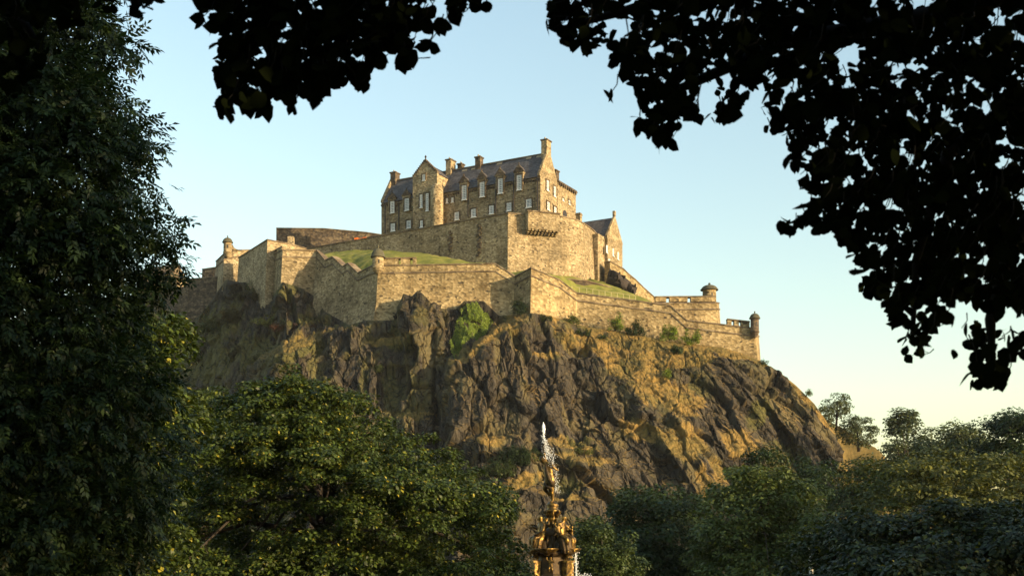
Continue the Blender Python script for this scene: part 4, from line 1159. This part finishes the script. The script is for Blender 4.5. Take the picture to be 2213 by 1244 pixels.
# ash tree on the left: compound leaves
def ash(C, r, per=9, rad=.17):
    n = len(C) * per
    c = np.repeat(C, per, 0); d = unit(r.normal(size=(n, 3)))
    c = c + d * rad * (.3 + .7 * r.random((n, 1)))
    ax = unit(d * .7 + np.array([.12, -.1, -.45]) + r.normal(size=(n, 3)) * .25)
    nr = unit(np.array([.1, -.25, .8]) + r.normal(size=(n, 3)) * .45)
    nr = unit(nr - ax * np.sum(nr * ax, 1, keepdims=True)); sd = np.cross(nr, ax)
    Ln = (.17 + .1 * r.random((n, 1)))
    P_, N_, A_, S_ = [], [], [], []
    for k in range(4):
        for sg in (-1, 1):
            t = .22 + .22 * k
            P_.append(c + ax * Ln * t + np.array([0, 0, -.02]) * t); A_.append(ax * .65 + sd * sg * .8 + np.array([0, 0, -.25])); N_.append(nr + sd * sg * .15 + r.normal(size=(n, 3)) * .15); S_.append(Ln[:, 0] * .40)
    P_.append(c + ax * Ln); A_.append(ax + np.array([0, 0, -.3])); N_.append(nr); S_.append(Ln[:, 0] * .42)
    return np.concatenate(P_), np.concatenate(N_), np.concatenate(A_), np.concatenate(S_)
SLIM = DIAMOND * np.array([1, .62, 1])
r = np.random.default_rng(201)
ash_poly = [(-420, -260), (215, -260), (205, 0), (268, 30), (240, 75), (170, 78), (182, 105), (238, 118), (228, 160), (252, 180), (290, 228), (326, 248), (318, 292), (288, 318), (322, 352), (306, 402), (300, 424), (352, 436), (388, 472), (358, 506), (372, 548), (330, 580), (284, 622), (282, 650), (290, 700), (302, 745), (345, 770), (378, 800), (352, 850), (398, 900), (380, 950), (396, 1010), (358, 1060), (374, 1105), (318, 1140), (296, 1190), (270, 1330), (-420, 1330)]
ash_poly = [(x - (30 if y < 560 else 58) if x > 150 else x, y) for x, y in ash_poly]
ash_deep = [(x - 110, y) for x, y in ash_poly]
C = np.concatenate([sample_poly(ash_poly, 2500, 15.2, 1.5, .8, 200, r), sample_poly(ash_deep, 1500, 16.8, 2.2, .5, 260, r)])
at_root = thing('ash_tree', 'tall leafy ash tree filling the left side of the picture', 'tree', (-8.6, 16, 0))
pos, nrm, ax, sz = ash(C, r)
keep = pos[:, 2] > .05
V, Q = leaves(pos[keep], nrm[keep], ax[keep], sz[keep], SLIM); np_mesh('crown', V, Q, M['leaf_ash'], at_root)
mb = MB(); limbs(mb, (-8.6, 16, 0), (-7.6, 15.6, 9.5), C[r.choice(len(C), 60, False)], .3, r); mb.build('trunk', M['bark'], at_root, True)

# ------------------------------------------------------------------ overhanging boughs close to the camera
def in_frame(p, m=45):
    Y = np.maximum(p[:, 1], 1e-3)
    x, y = CX + F * p[:, 0] / Y, HY - F * (p[:, 2] - CZ) / Y
    return (p[:, 1] > .15) & (x > -m) & (x < 2213 + m) & (y > -m) & (y < 1244 + m), np.stack([x, y], 1)

R_poly = [(1205, -160), (1188, 20), (1196, 62), (1218, 96), (1262, 106), (1316, 100), (1336, 150), (1362, 178), (1392, 215), (1376, 270), (1392, 312), (1416, 322), (1438, 300), (1496, 322), (1514, 268), (1560, 262), (1590, 250), (1622, 212), (1650, 240), (1658, 284), (1702, 302), (1700, 340), (1722, 372), (1736, 408), (1750, 440), (1712, 472), (1728, 494), (1800, 510), (1842, 548), (1850, 610), (1868, 640), (1905, 640), (1930, 690), (1965, 680), (2000, 650), (2050, 690), (2080, 640), (2130, 690), (2180, 660), (2260, 690), (2330, 500), (2330, -160)]
L_poly = [(440, -160), (428, 30), (450, 66), (482, 76), (478, 130), (466, 156), (484, 196), (474, 236), (500, 238), (540, 248), (572, 258), (600, 232), (640, 240), (684, 232), (700, 196), (740, 180), (792, 188), (800, 152), (850, 132), (882, 146), (906, 100), (934, 108), (952, 62), (990, 36), (1030, 14), (1062, 8), (1050, -160)]
LL_poly = [(-330, -160), (-330, 420), (-40, 380), (2, 300), (8, 210), (62, 178), (96, 128), (84, 96), (116, 62), (150, 66), (196, 32), (262, 22), (290, 34), (330, 6), (368, -8), (370, -160)]
def bough_leaves(poly, n, r, Y0, Y1, extra=()):
    poly_a = np.array(poly, float); lo, hi = poly_a.min(0), poly_a.max(0)
    m = n * 3
    p = lo + (hi - lo) * r.random((m, 2))
    nz_ = fbm(np.c_[p / 38.0, p[:, :1] * 0 + .5], int(r.integers(1000)), 3)
    ins, d = poly_dist(p, poly)
    ok = ins & (nz_ > .36 + .13 * np.exp(-d / 80.0))
    p = p[ok][:n]
    for (x, y, w, h, k) in extra:
        p = np.concatenate([p, np.array([x, y]) + np.clip(r.normal(size=(k, 2)), -1.2, 1.2) * np.array([w, h]) * .42])
    Y = r.uniform(Y0, Y1, len(p))
    c = np.stack([(p[:, 0] - CX) / F * Y, Y, CZ + (HY - p[:, 1]) / F * Y], 1)
    return c
def bough_mesh(c, r, size):
    n = len(c)
    nr = np.array([.05, -.75, .35]) + r.normal(size=(n, 3)) * .55
    ax = np.array([-.15, -.1, -.6]) + r.normal(size=(n, 3)) * .7
    sz = size * (.6 + .6 * r.random(n))
    a = unit(ax)
    return leaves(c - a * sz[:, None] * .5, nr, ax, sz, OVATE)
def shade_canopy(blobs, n, r, size):  # unseen crown leaves, added outside the frame to shade the boughs and ash
    out = []
    for (c, rad), k in zip(blobs, n):
        d = unit(r.normal(size=(k, 3))) * (r.random((k, 1)) ** .33)
        out.append(np.array(c) + d * np.array(rad))
    p = np.concatenate(out)
    f, _ = in_frame(p, 70)
    p = p[~f & (p[:, 2] > np.where(p[:, 1] < -1.5, .4, np.where(p[:, 0] > 7.2, .8, 2.6)))]
    m = len(p)
    return leaves(p, np.array([0, 0, .6]) + r.normal(size=(m, 3)) * .6, r.normal(size=(m, 3)), size * (.7 + .6 * r.random(m)), OVATE)
def bough_tree(label, base, top, polys, blobs, nb_, seed, r0):
    r = np.random.default_rng(seed)
    root = thing('elm_tree', label, 'tree', base)
    Vs, Qs, o = [], [], 0
    mb = MB()
    b0, t0 = Vector(base), Vector(top)
    mb.tube([b0, b0.lerp(t0, .4) + Vector((.1, .05, 0)), b0.lerp(t0, .75), t0], [r0 * 1.3, r0, r0 * .8, r0 * .4], 14)
    for poly, n, Y0, Y1, extra, ends in polys:
        c = bough_leaves(poly, n, r, Y0, Y1, extra)
        V, Q = bough_mesh(c, r, .061); Vs.append(V); Qs.append(Q + o); o += len(V)
        Ym = (Y0 + Y1) / 2
        for e in ends:                        # limbs running out along the bough
            pe = [P(x, y, Ym + dy) for x, y, dy in e]
            s = b0.lerp(t0, .7)
            path = [s, s.lerp(pe[0], .5) + Vector((0, 0, .5))] + pe
            k = len(path)
            mb.tube(path, [r0 * .32 * (1 - i / k) ** 1.6 + .003 for i in range(k)], 7)
        for i in range(0, len(c), 5):         # twigs
            p = Vector(c[i]); q_ = p + Vector(r.normal(size=3) * .03) + Vector((.025, 0, .075))
            mb.tube([p, p.lerp(q_, .5) + Vector((.012, 0, 0)), q_], [.0014, .002, .0026], 4)
    V, Q = shade_canopy(blobs, nb_, r, .17); Vs.append(V); Qs.append(Q + o)
    np_mesh('crown', np.concatenate(Vs), np.concatenate(Qs), M['leaf_black'], root)
    mb.build('trunk', M['bark_dark'], root, True)
    return root
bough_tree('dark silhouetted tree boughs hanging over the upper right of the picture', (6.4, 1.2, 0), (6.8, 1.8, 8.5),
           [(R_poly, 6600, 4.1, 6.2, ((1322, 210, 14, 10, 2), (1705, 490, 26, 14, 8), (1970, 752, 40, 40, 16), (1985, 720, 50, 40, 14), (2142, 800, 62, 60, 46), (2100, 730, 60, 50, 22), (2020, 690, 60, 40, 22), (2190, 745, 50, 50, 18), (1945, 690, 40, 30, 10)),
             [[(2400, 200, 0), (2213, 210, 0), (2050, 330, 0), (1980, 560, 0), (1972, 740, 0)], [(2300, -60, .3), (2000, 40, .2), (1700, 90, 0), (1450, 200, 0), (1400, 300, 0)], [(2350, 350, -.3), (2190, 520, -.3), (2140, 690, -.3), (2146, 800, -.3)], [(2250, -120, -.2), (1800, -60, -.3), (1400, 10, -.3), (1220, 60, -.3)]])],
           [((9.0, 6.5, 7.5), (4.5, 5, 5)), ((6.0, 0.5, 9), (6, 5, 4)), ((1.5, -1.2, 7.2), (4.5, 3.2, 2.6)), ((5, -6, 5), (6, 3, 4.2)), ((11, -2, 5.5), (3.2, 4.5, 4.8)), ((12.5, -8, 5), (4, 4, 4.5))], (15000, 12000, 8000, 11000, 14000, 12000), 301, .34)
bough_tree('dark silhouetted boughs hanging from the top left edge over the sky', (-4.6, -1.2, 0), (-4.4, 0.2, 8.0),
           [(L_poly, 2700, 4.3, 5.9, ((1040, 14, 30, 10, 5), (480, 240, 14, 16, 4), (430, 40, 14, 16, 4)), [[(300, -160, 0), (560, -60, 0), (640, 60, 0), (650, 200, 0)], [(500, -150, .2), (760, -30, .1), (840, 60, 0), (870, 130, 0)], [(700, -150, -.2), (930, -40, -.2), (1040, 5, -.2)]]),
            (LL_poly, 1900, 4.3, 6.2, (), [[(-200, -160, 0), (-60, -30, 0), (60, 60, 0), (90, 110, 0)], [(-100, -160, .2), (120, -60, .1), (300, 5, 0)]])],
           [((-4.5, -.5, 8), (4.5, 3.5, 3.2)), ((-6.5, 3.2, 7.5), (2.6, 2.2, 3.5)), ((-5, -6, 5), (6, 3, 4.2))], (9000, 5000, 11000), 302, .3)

# unseen trees added outside the right edge to shade the lower right trees
for k, (x, y, h_, rr) in enumerate(((27, 31, 15, 6.5), (36, 18, 13, 6))):
    r = np.random.default_rng(400 + k)
    root = thing('shade_tree', ('broad unseen shade tree added beyond the right edge, nearest the lower right corner', 'low unseen shade tree added beyond the right edge, nearest the viewer')[k], 'tree', (x, y, 0), 'unseen shade trees added beyond the right edge')
    n = 330
    d = unit(r.normal(size=(n, 3))) * (r.random((n, 1)) ** .4)
    C = np.array([x, y, h_ * .56]) + d * np.array([rr, rr, h_ * .42])
    V, Q = leaves(*clumps(C, .8, 60, .3, C.mean(0), r)); np_mesh('crown', V, Q, M['leaf_mid'], root)
    mb = MB(); limbs(mb, (x, y, 0), (x, y, h_ * .75), C[:14], .3, r); mb.build('trunk', M['bark'], root, True)

# ------------------------------------------------------------------ golden fountain
FX, FY = P(1194, 1215, 58).x, 58.0
fo_ = thing('fountain', 'gilded iron fountain with seated figures and a standing statue on top', 'fountain', (FX, FY, 0))
FS = F / FY                                  # photo pixels per metre at the fountain
def fz(y): return CZ + (HY - (880 + y / 3.417)) / FS
def figure(name, joints, edges, parent, mat, root='pelvis', scale=1.0, loc=(0, 0, 0), rot=0.0, label=None):
    """one continuous skinned body: joints = {name: (x, y, z, radius)}"""
    names = list(joints); ix = {n: i for i, n in enumerate(names)}
    me = bpy.data.meshes.new(name)
    me.from_pydata([tuple(c * scale for c in joints[n][:3]) for n in names], [(ix[a], ix[b]) for a, b in edges], [])
    me.materials.append(M[mat])
    o = bpy.data.objects.new(name, me); COL.objects.link(o); o.parent = parent
    o.location = loc; o.rotation_euler = (0, 0, rot)
    o.modifiers.new('skin', 'SKIN').use_smooth_shade = True
    for n, d in zip(names, me.skin_vertices[0].data):
        rr = joints[n][3] * scale
        d.radius = (rr, rr); d.use_root = n == root
    ss = o.modifiers.new('sub', 'SUBSURF'); ss.levels = 2; ss.render_levels = 2
    if label: o['label'] = label
    return o
def chain(*n): return list(zip(n, n[1:]))
SEAT = {'pelvis': (0, 0, .72, .2), 'spine': (-.02, 0, .98, .17), 'chest': (.02, 0, 1.2, .2), 'neck': (.05, 0, 1.42, .075), 'head': (.08, 0, 1.56, .115), 'crown': (.07, 0, 1.67, .10),
        'shl': (.02, .22, 1.29, .095), 'ell': (.14, .36, 1.02, .075), 'hal': (.36, .22, .86, .06), 'fil': (.46, .16, .84, .04),
        'shr': (.02, -.22, 1.29, .095), 'elr': (-.02, -.42, 1.08, .075), 'har': (.22, -.40, .90, .06), 'fir': (.32, -.36, .86, .04),
        'hil': (.08, .14, .72, .16), 'knl': (.46, .18, .74, .12), 'anl': (.44, .15, .28, .075), 'fol': (.5, .15, .2, .07), 'tol': (.62, .17, .17, .05),
        'hir': (.08, -.14, .72, .16), 'knr': (.47, -.17, .70, .12), 'anr': (.36, -.15, .24, .075), 'for_': (.42, -.15, .16, .07), 'tor': (.54, -.17, .13, .05)}
SE = chain('pelvis', 'spine', 'chest', 'neck', 'head', 'crown') + chain('chest', 'shl', 'ell', 'hal', 'fil') + chain('chest', 'shr', 'elr', 'har', 'fir') + chain('pelvis', 'hil', 'knl', 'anl', 'fol', 'tol') + chain('pelvis', 'hir', 'knr', 'anr', 'for_', 'tor')
def robe(parent, loc, rot, mat, h=.8, w=1.0):
    mb = MB(); c_, s_ = math.cos(rot), math.sin(rot)
    def tr(x, y, z): return (FX + loc[0] + x * c_ - y * s_, FY + loc[1] + x * s_ + y * c_, loc[2] + z)
    n = 36; rings = []
    for z, cx_, rx, ry in ((.1, .38, .2, .3), (.3, .36, .22, .31), (.55, .3, .25, .33), (.74, .24, .3, .33), (.86, .14, .26, .28), (.92, .05, .2, .22)):
        k0 = len(mb.v)
        for j in range(n):
            a = 2 * math.pi * j / n
            f_ = 1 + .13 * math.sin(9 * a + z * 2) * (1 - z * .6) + .05 * math.sin(17 * a)
            mb.v.append(tr(cx_ + rx * f_ * math.cos(a), ry * w * f_ * math.sin(a), z * h / .8))
        rings.append(k0)
    for a, b in zip(rings, rings[1:]):
        for j in range(n): mb.f.append((a + j, a + (j + 1) % n, b + (j + 1) % n, b + j))
    mb.f.append(tuple(rings[0] + j for j in reversed(range(n)))); mb.f.append(tuple(rings[-1] + j for j in range(n)))
    return mb.build('robe', M[mat], parent, True)
FC = Vector((FX, FY, 0))
mb = MB()
mb.lathe(FC, [(1.02, 0), (1.02, .55), (.92, .62), (.86, .9), (.80, .98), (.74, 1.1), (.70, 1.85), (.82, 1.95), (.86, 2.02), (.8, 2.1), (.5, 2.16)], 8)
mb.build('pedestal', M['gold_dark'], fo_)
mb = MB()
mb.lathe(FC, [(.5, 2.1), (.56, 2.2), (.5, 2.3), (.48, 2.85), (.55, 2.95), (.52, 3.05), (.36, 3.12), (.3, 3.2)], 24)
for k in range(12):
    a = k * math.pi / 6
    mb.lathe(FC + Vector((math.cos(a) * .5, math.sin(a) * .5, 0)), [(.05, 2.3), (.06, 2.5), (.05, 2.85)], 8)
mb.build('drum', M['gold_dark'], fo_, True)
mb = MB()
mb.lathe(FC, [(.3, 3.1), (.26, 3.2), (.2, 3.28), (.19, 3.55), (.22, 3.6), (.2, 3.7), (.24, 3.86), (.34, 3.98), (.36, 4.06), (.26, 4.12), (.24, 4.2), (.3, 4.3), (.24, 4.38), (.16, 4.44)], 20, lambda a, z: 1 + .07 * math.sin(8 * a) * (1 if 3.2 < z < 4.05 else .4))
for k in range(8):                            # leaf capital and swags
    a = k * math.pi / 4
    dd = Vector((math.cos(a), math.sin(a), 0))
    mb.tube([FC + dd * .2 + UP * 3.72, FC + dd * .3 + UP * 3.9, FC + dd * .43 + UP * 4.02, FC + dd * .40 + UP * 3.93], [.05, .055, .05, .03], 6)
    mb.tube([FC + dd * .2 + UP * 3.25, FC + dd * .27 + UP * 3.4, FC + dd * .23 + UP * 3.55], [.04, .05, .03], 6)
mb.build('column', M['gold'], fo_, True)
# four shell basins between the figures
for k, a in enumerate((-110, -20, 70, 160)):
    a = math.radians(a); dd = Vector((math.cos(a), math.sin(a), 0))
    mb = MB(); c = FC + dd * .82
    mb.lathe(c, [(.1, 1.92), (.16, 2.0), (.34, 2.08), (.52, 2.2), (.55, 2.26), (.52, 2.27), (.45, 2.2), (.1, 2.14)], 28, lambda t, z: 1 + .035 * math.cos(14 * t))
    mb.build('basin', M['gold'], fo_, True)
# figures, and beneath each a scrolled pilaster
POSE = (160 + 45, -42, 22, 118)
for k, a in enumerate(POSE):
    a = math.radians(a); dd = Vector((math.cos(a), math.sin(a), 0)); tt = Vector((-dd.y, dd.x, 0))
    J = {n: list(v) for n, v in SEAT.items()}
    if k == 1:                                # leaning over, arm raised to the child
        for n in ('neck', 'head', 'crown'): J[n][1] += .08
        J['ell'][1] += .08; J['hal'][2] += .2; J['fil'][2] += .24
    if k == 0:
        J['elr'] = [-.04, -.5, 1.12, .075]; J['har'] = [.18, -.46, 1.2, .06]; J['fir'] = [.28, -.42, 1.22, .04]
    loc = dd * (.55) + UP * 1.95
    fg = figure('seated_figure', {n: tuple(v) for n, v in J.items()}, SE, fo_, 'gold', loc=loc, rot=a, scale=1.1)
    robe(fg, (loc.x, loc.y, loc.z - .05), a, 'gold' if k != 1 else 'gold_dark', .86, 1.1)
    for ch in fg.children:                    # keep the robe where it was modelled although the body is rotated
        Mi = Matrix.Translation(loc) @ Matrix.Rotation(a, 4, 'Z')
        off = wloc(fg)
        ch.data.transform(Mi.inverted() @ Matrix.Translation(loc))
    mb = MB(); mb.lathe(FC + dd * .42 + UP * 0, [(.3, 1.9), (.32, 2.2), (.28, 2.6), (.1, 2.68)], 14); mb.build('seat', M['gold_dark'], fo_, True)
    mb = MB()
    mb.box(FC + dd * .86 + UP * .95, tt, dd, .36, .3, 1.35); mb.box(FC + dd * .9 + UP * 1.66, tt, dd, .44, .38, .09)
    mb.box(FC + dd * .92 + UP * .3, tt, dd, .46, .42, .3)
    pts_ = []
    for j in range(16):
        t = j / 15; an = t * 4.2
        pts_.append(FC + dd * (.86 + .1 * math.cos(an) * (1 - .3 * t)) + UP * (1.82 + .12 * math.sin(an) * (1 - .3 * t)))
    mb.tube(pts_, [.12 - .005 * j for j in range(16)], 8)
    mb.build('pilaster', M['gold'], fo_)
PUT = {'pelvis': (0, 0, .36, .1), 'spine': (0, 0, .48, .1), 'chest': (.01, 0, .6, .105), 'neck': (.02, 0, .71, .045), 'head': (.03, 0, .79, .085), 'crown': (.02, 0, .86, .07),
       'shl': (.01, .12, .64, .05), 'ell': (.08, .2, .56, .042), 'hal': (.18, .16, .62, .035), 'shr': (.01, -.12, .64, .05), 'elr': (.04, -.22, .72, .042), 'har': (.06, -.2, .86, .035),
       'hil': (.02, .06, .32, .075), 'knl': (.08, .08, .18, .058), 'fol': (.04, .07, .02, .04), 'hir': (.02, -.06, .32, .075), 'knr': (.1, -.08, .2, .058), 'for_': (.02, -.07, .04, .04)}
PE = chain('pelvis', 'spine', 'chest', 'neck', 'head', 'crown') + chain('chest', 'shl', 'ell', 'hal') + chain('chest', 'shr', 'elr', 'har') + chain('pelvis', 'hil', 'knl', 'fol') + chain('pelvis', 'hir', 'knr', 'for_')
for a, rr_, z_ in ((-98, .78, 1.14), (-8, .9, 2.62), (40, .85, 2.7), (-70, .72, 2.75)):
    a = math.radians(a)
    figure('cherub', PUT, PE, fo_, 'gold', loc=(math.cos(a) * rr_, math.sin(a) * rr_, z_), rot=a, scale=.85 if z_ < 2 else .8)
# standing statue on the column
def sp(x, y, dy, r): return ((1050 + x / 3.417 - 1194) / FS, dy, fz(y), r)
ST = {'pelvis': sp(474, 525, 0, .2), 'waist': sp(463, 478, 0, .15), 'chest': sp(455, 435, 0, .175), 'neck': sp(436, 405, 0, .07), 'head': sp(416, 388, 0, .105), 'face': sp(403, 380, -.01, .075),
      'shr': sp(478, 418, -.16, .08), 'elr': sp(500, 446, -.2, .062), 'har': sp(524, 462, -.14, .045), 'fir': sp(541, 466, -.12, .03),
      'shl': sp(446, 410, .14, .075), 'ell': sp(436, 372, .12, .06), 'hal': sp(432, 338, .06, .045), 'fil': sp(431, 322, .04, .03),
      'hir': sp(484, 545, -.08, .16), 'knr': sp(482, 610, -.1, .105), 'anr': sp(494, 672, -.04, .065), 'for_': sp(490, 694, -.06, .06), 'tor': sp(470, 702, -.12, .045),
      'hil': sp(462, 545, .1, .14), 'knl': sp(430, 596, .02, .1), 'anl': sp(462, 632, .12, .06), 'fol': sp(474, 652, .14, .045)}
STE = chain('pelvis', 'waist', 'chest', 'neck', 'head', 'face') + chain('chest', 'shr', 'elr', 'har', 'fir') + chain('chest', 'shl', 'ell', 'hal', 'fil') + chain('pelvis', 'hir', 'knr', 'anr', 'for_', 'tor') + chain('pelvis', 'hil', 'knl', 'anl', 'fol')
ST = {n: (v[0], v[1], v[2], v[3] * (1.28 if n not in ('fir', 'fil', 'har', 'hal') else 1.1)) for n, v in ST.items()}
st = figure('standing_statue', ST, STE, fo_, 'gold')
mb = MB()                                     # drapery sash from shoulder round the hips
def q_(x, y, dy): v = sp(x, y, dy, 0); return Vector((FX + v[0], FY + v[1], v[2]))
for o in (0, .05, .1):
    mb.tube([q_(440, 420, -.12 - o), q_(447, 470, -.2), q_(466, 530, -.22 - o), q_(492, 575, -.2), q_(500, 592, -.05)], [.05, .09, .12, .11, .06], 8)
mb.tube([q_(428, 560, -.05), q_(450, 585, -.12), q_(480, 595, -.18), q_(500, 585, -.1)], [.05, .09, .09, .05], 8)
mb.tube([q_(505, 470, .1), q_(508, 520, .14), q_(496, 590, .12), q_(480, 640, .12)], [.05, .1, .09, .03], 8)
mb.build('drapery', M['gold_dark'], st, True)
mb = MB(); mb.lathe(q_(418, 384, .01), [(.02, -.14), (.12, -.07), (.15, .02), (.12, .12), (.02, .16)], 14, lambda a, z: 1 + .08 * math.sin(6 * a + 20 * z)); mb.build('hair', M['gold_dark'], st, True)
mb = MB(); mb.tube([q_(431, 335, .04), q_(429, 280, .03), q_(428, 240, .02)], [.04, .035, .05], 10); mb.build('spout', M['gold_dark'], fo_, True)
# water: jet, falling spray, spill
r = np.random.default_rng(55)
mb = MB()
path, rad = [], []
for k in range(26):
    t = k / 25
    path.append(q_(430 - 5 * t + 3 * math.sin(k * 1.3) * (1 - t), 245 - 138 * t, 0)); rad.append((.016 + .052 * max(0, math.sin((t - .3) * math.pi / .7)) + .014 * r.random()) * (1 if t < .9 else .6))
mb.tube(path, rad, 10)
def drops(n, fx, s0, s1):
    for k in range(n):
        p = fx(r.random(), r); s = r.uniform(s0, s1)
        i = len(mb.v)
        mb.v += [tuple(p + Vector(v) * s) for v in ((1, 0, 0), (0, 1, 0), (-1, 0, 0), (0, -1, 0), (0, 0, 1.5), (0, 0, -1.5))]
        mb.f += [(i + a, i + b, i + c) for a, b, c in ((0, 1, 4), (1, 2, 4), (2, 3, 4), (3, 0, 4), (1, 0, 5), (2, 1, 5), (3, 2, 5), (0, 3, 5))]
drops(110, lambda t, r: q_(424 + r.normal() * 8, 120 + 150 * t, r.normal() * .1), .006, .016)
drops(300, lambda t, r: q_(430 + 26 * t ** .6 + r.normal() * (7 + 12 * t), 230 + 150 * t, r.normal() * .14), .006, .017)
drops(420, lambda t, r: q_(470 + 60 * t + r.normal() * 16, 300 + 330 * t, r.normal() * .25), .006, .016)
tag(mb.build('water_jet', M['foam']), 'white jet of water shooting up from the top of the golden statue', 'water jet')
mb = MB()
for k in range(3):
    x0 = 655 + 3 * k * .8; a = r.uniform(.4, 1)
    mb.tube([q_(x0 - 8 * a, 1052, -.2), q_(x0 + 4 * a, 1075, -.25), q_(x0 + 8 * a, 1140, -.3), q_(x0 + 9 * a, 1280, -.32)], [.012, .014, .011, .016], 5)
drops(110, lambda t, r: q_(655 + 18 * t + r.normal() * 14, 1045 + 220 * t, -.25 + r.normal() * .2), .008, .022)
drops(40, lambda t, r: q_(670 + 110 * r.random(), 1236 + 12 * r.random() + 8 * r.normal(), -.2 + r.normal() * .5), .01, .03)
tag(mb.build('water_spill', M['foam']), 'water falling from the right basin of the golden fountain in white strands', 'water')
pool = thing('fountain_pool', 'round stone pool with dark water under the golden fountain', 'pool', (FX, FY, 0))
mb = MB(); mb.lathe(FC, [(3.9, 0), (3.9, .1), (3.75, .15), (3.75, .72), (3.9, .76), (3.9, .86), (3.5, .86), (3.48, .5)], 64); mb.build('kerb', M['margin'], pool, True)
mb = MB(); mb.lathe(FC, [(1.03, .6), (3.49, .62)], 64); mb.f = mb.f[:-2]; mb.build('water', M['water'], pool)

# ------------------------------------------------------------------ evening haze
m = bpy.data.materials.new('haze'); m.use_nodes = True; nt = m.node_tree
nt.nodes.remove(nt.nodes['Principled BSDF'])
pv = N(nt, 'ShaderNodeVolumePrincipled'); pv.inputs['Density'].default_value = 0.00006
pv.inputs['Color'].default_value = (0.85, 0.9, 1.0, 1)
nt.links.new(pv.outputs[0], nt.nodes['Material Output'].inputs['Volume'])
M['haze'] = m
mb = MB(); mb.hexa([(-330, -70, -4), (330, -70, -4), (330, 420, -4), (-330, 420, -4)], [(-330, -70, 97), (330, -70, 97), (330, 420, 97), (-330, 420, 97)])
tag(mb.build('haze', M['haze']), kind='stuff')
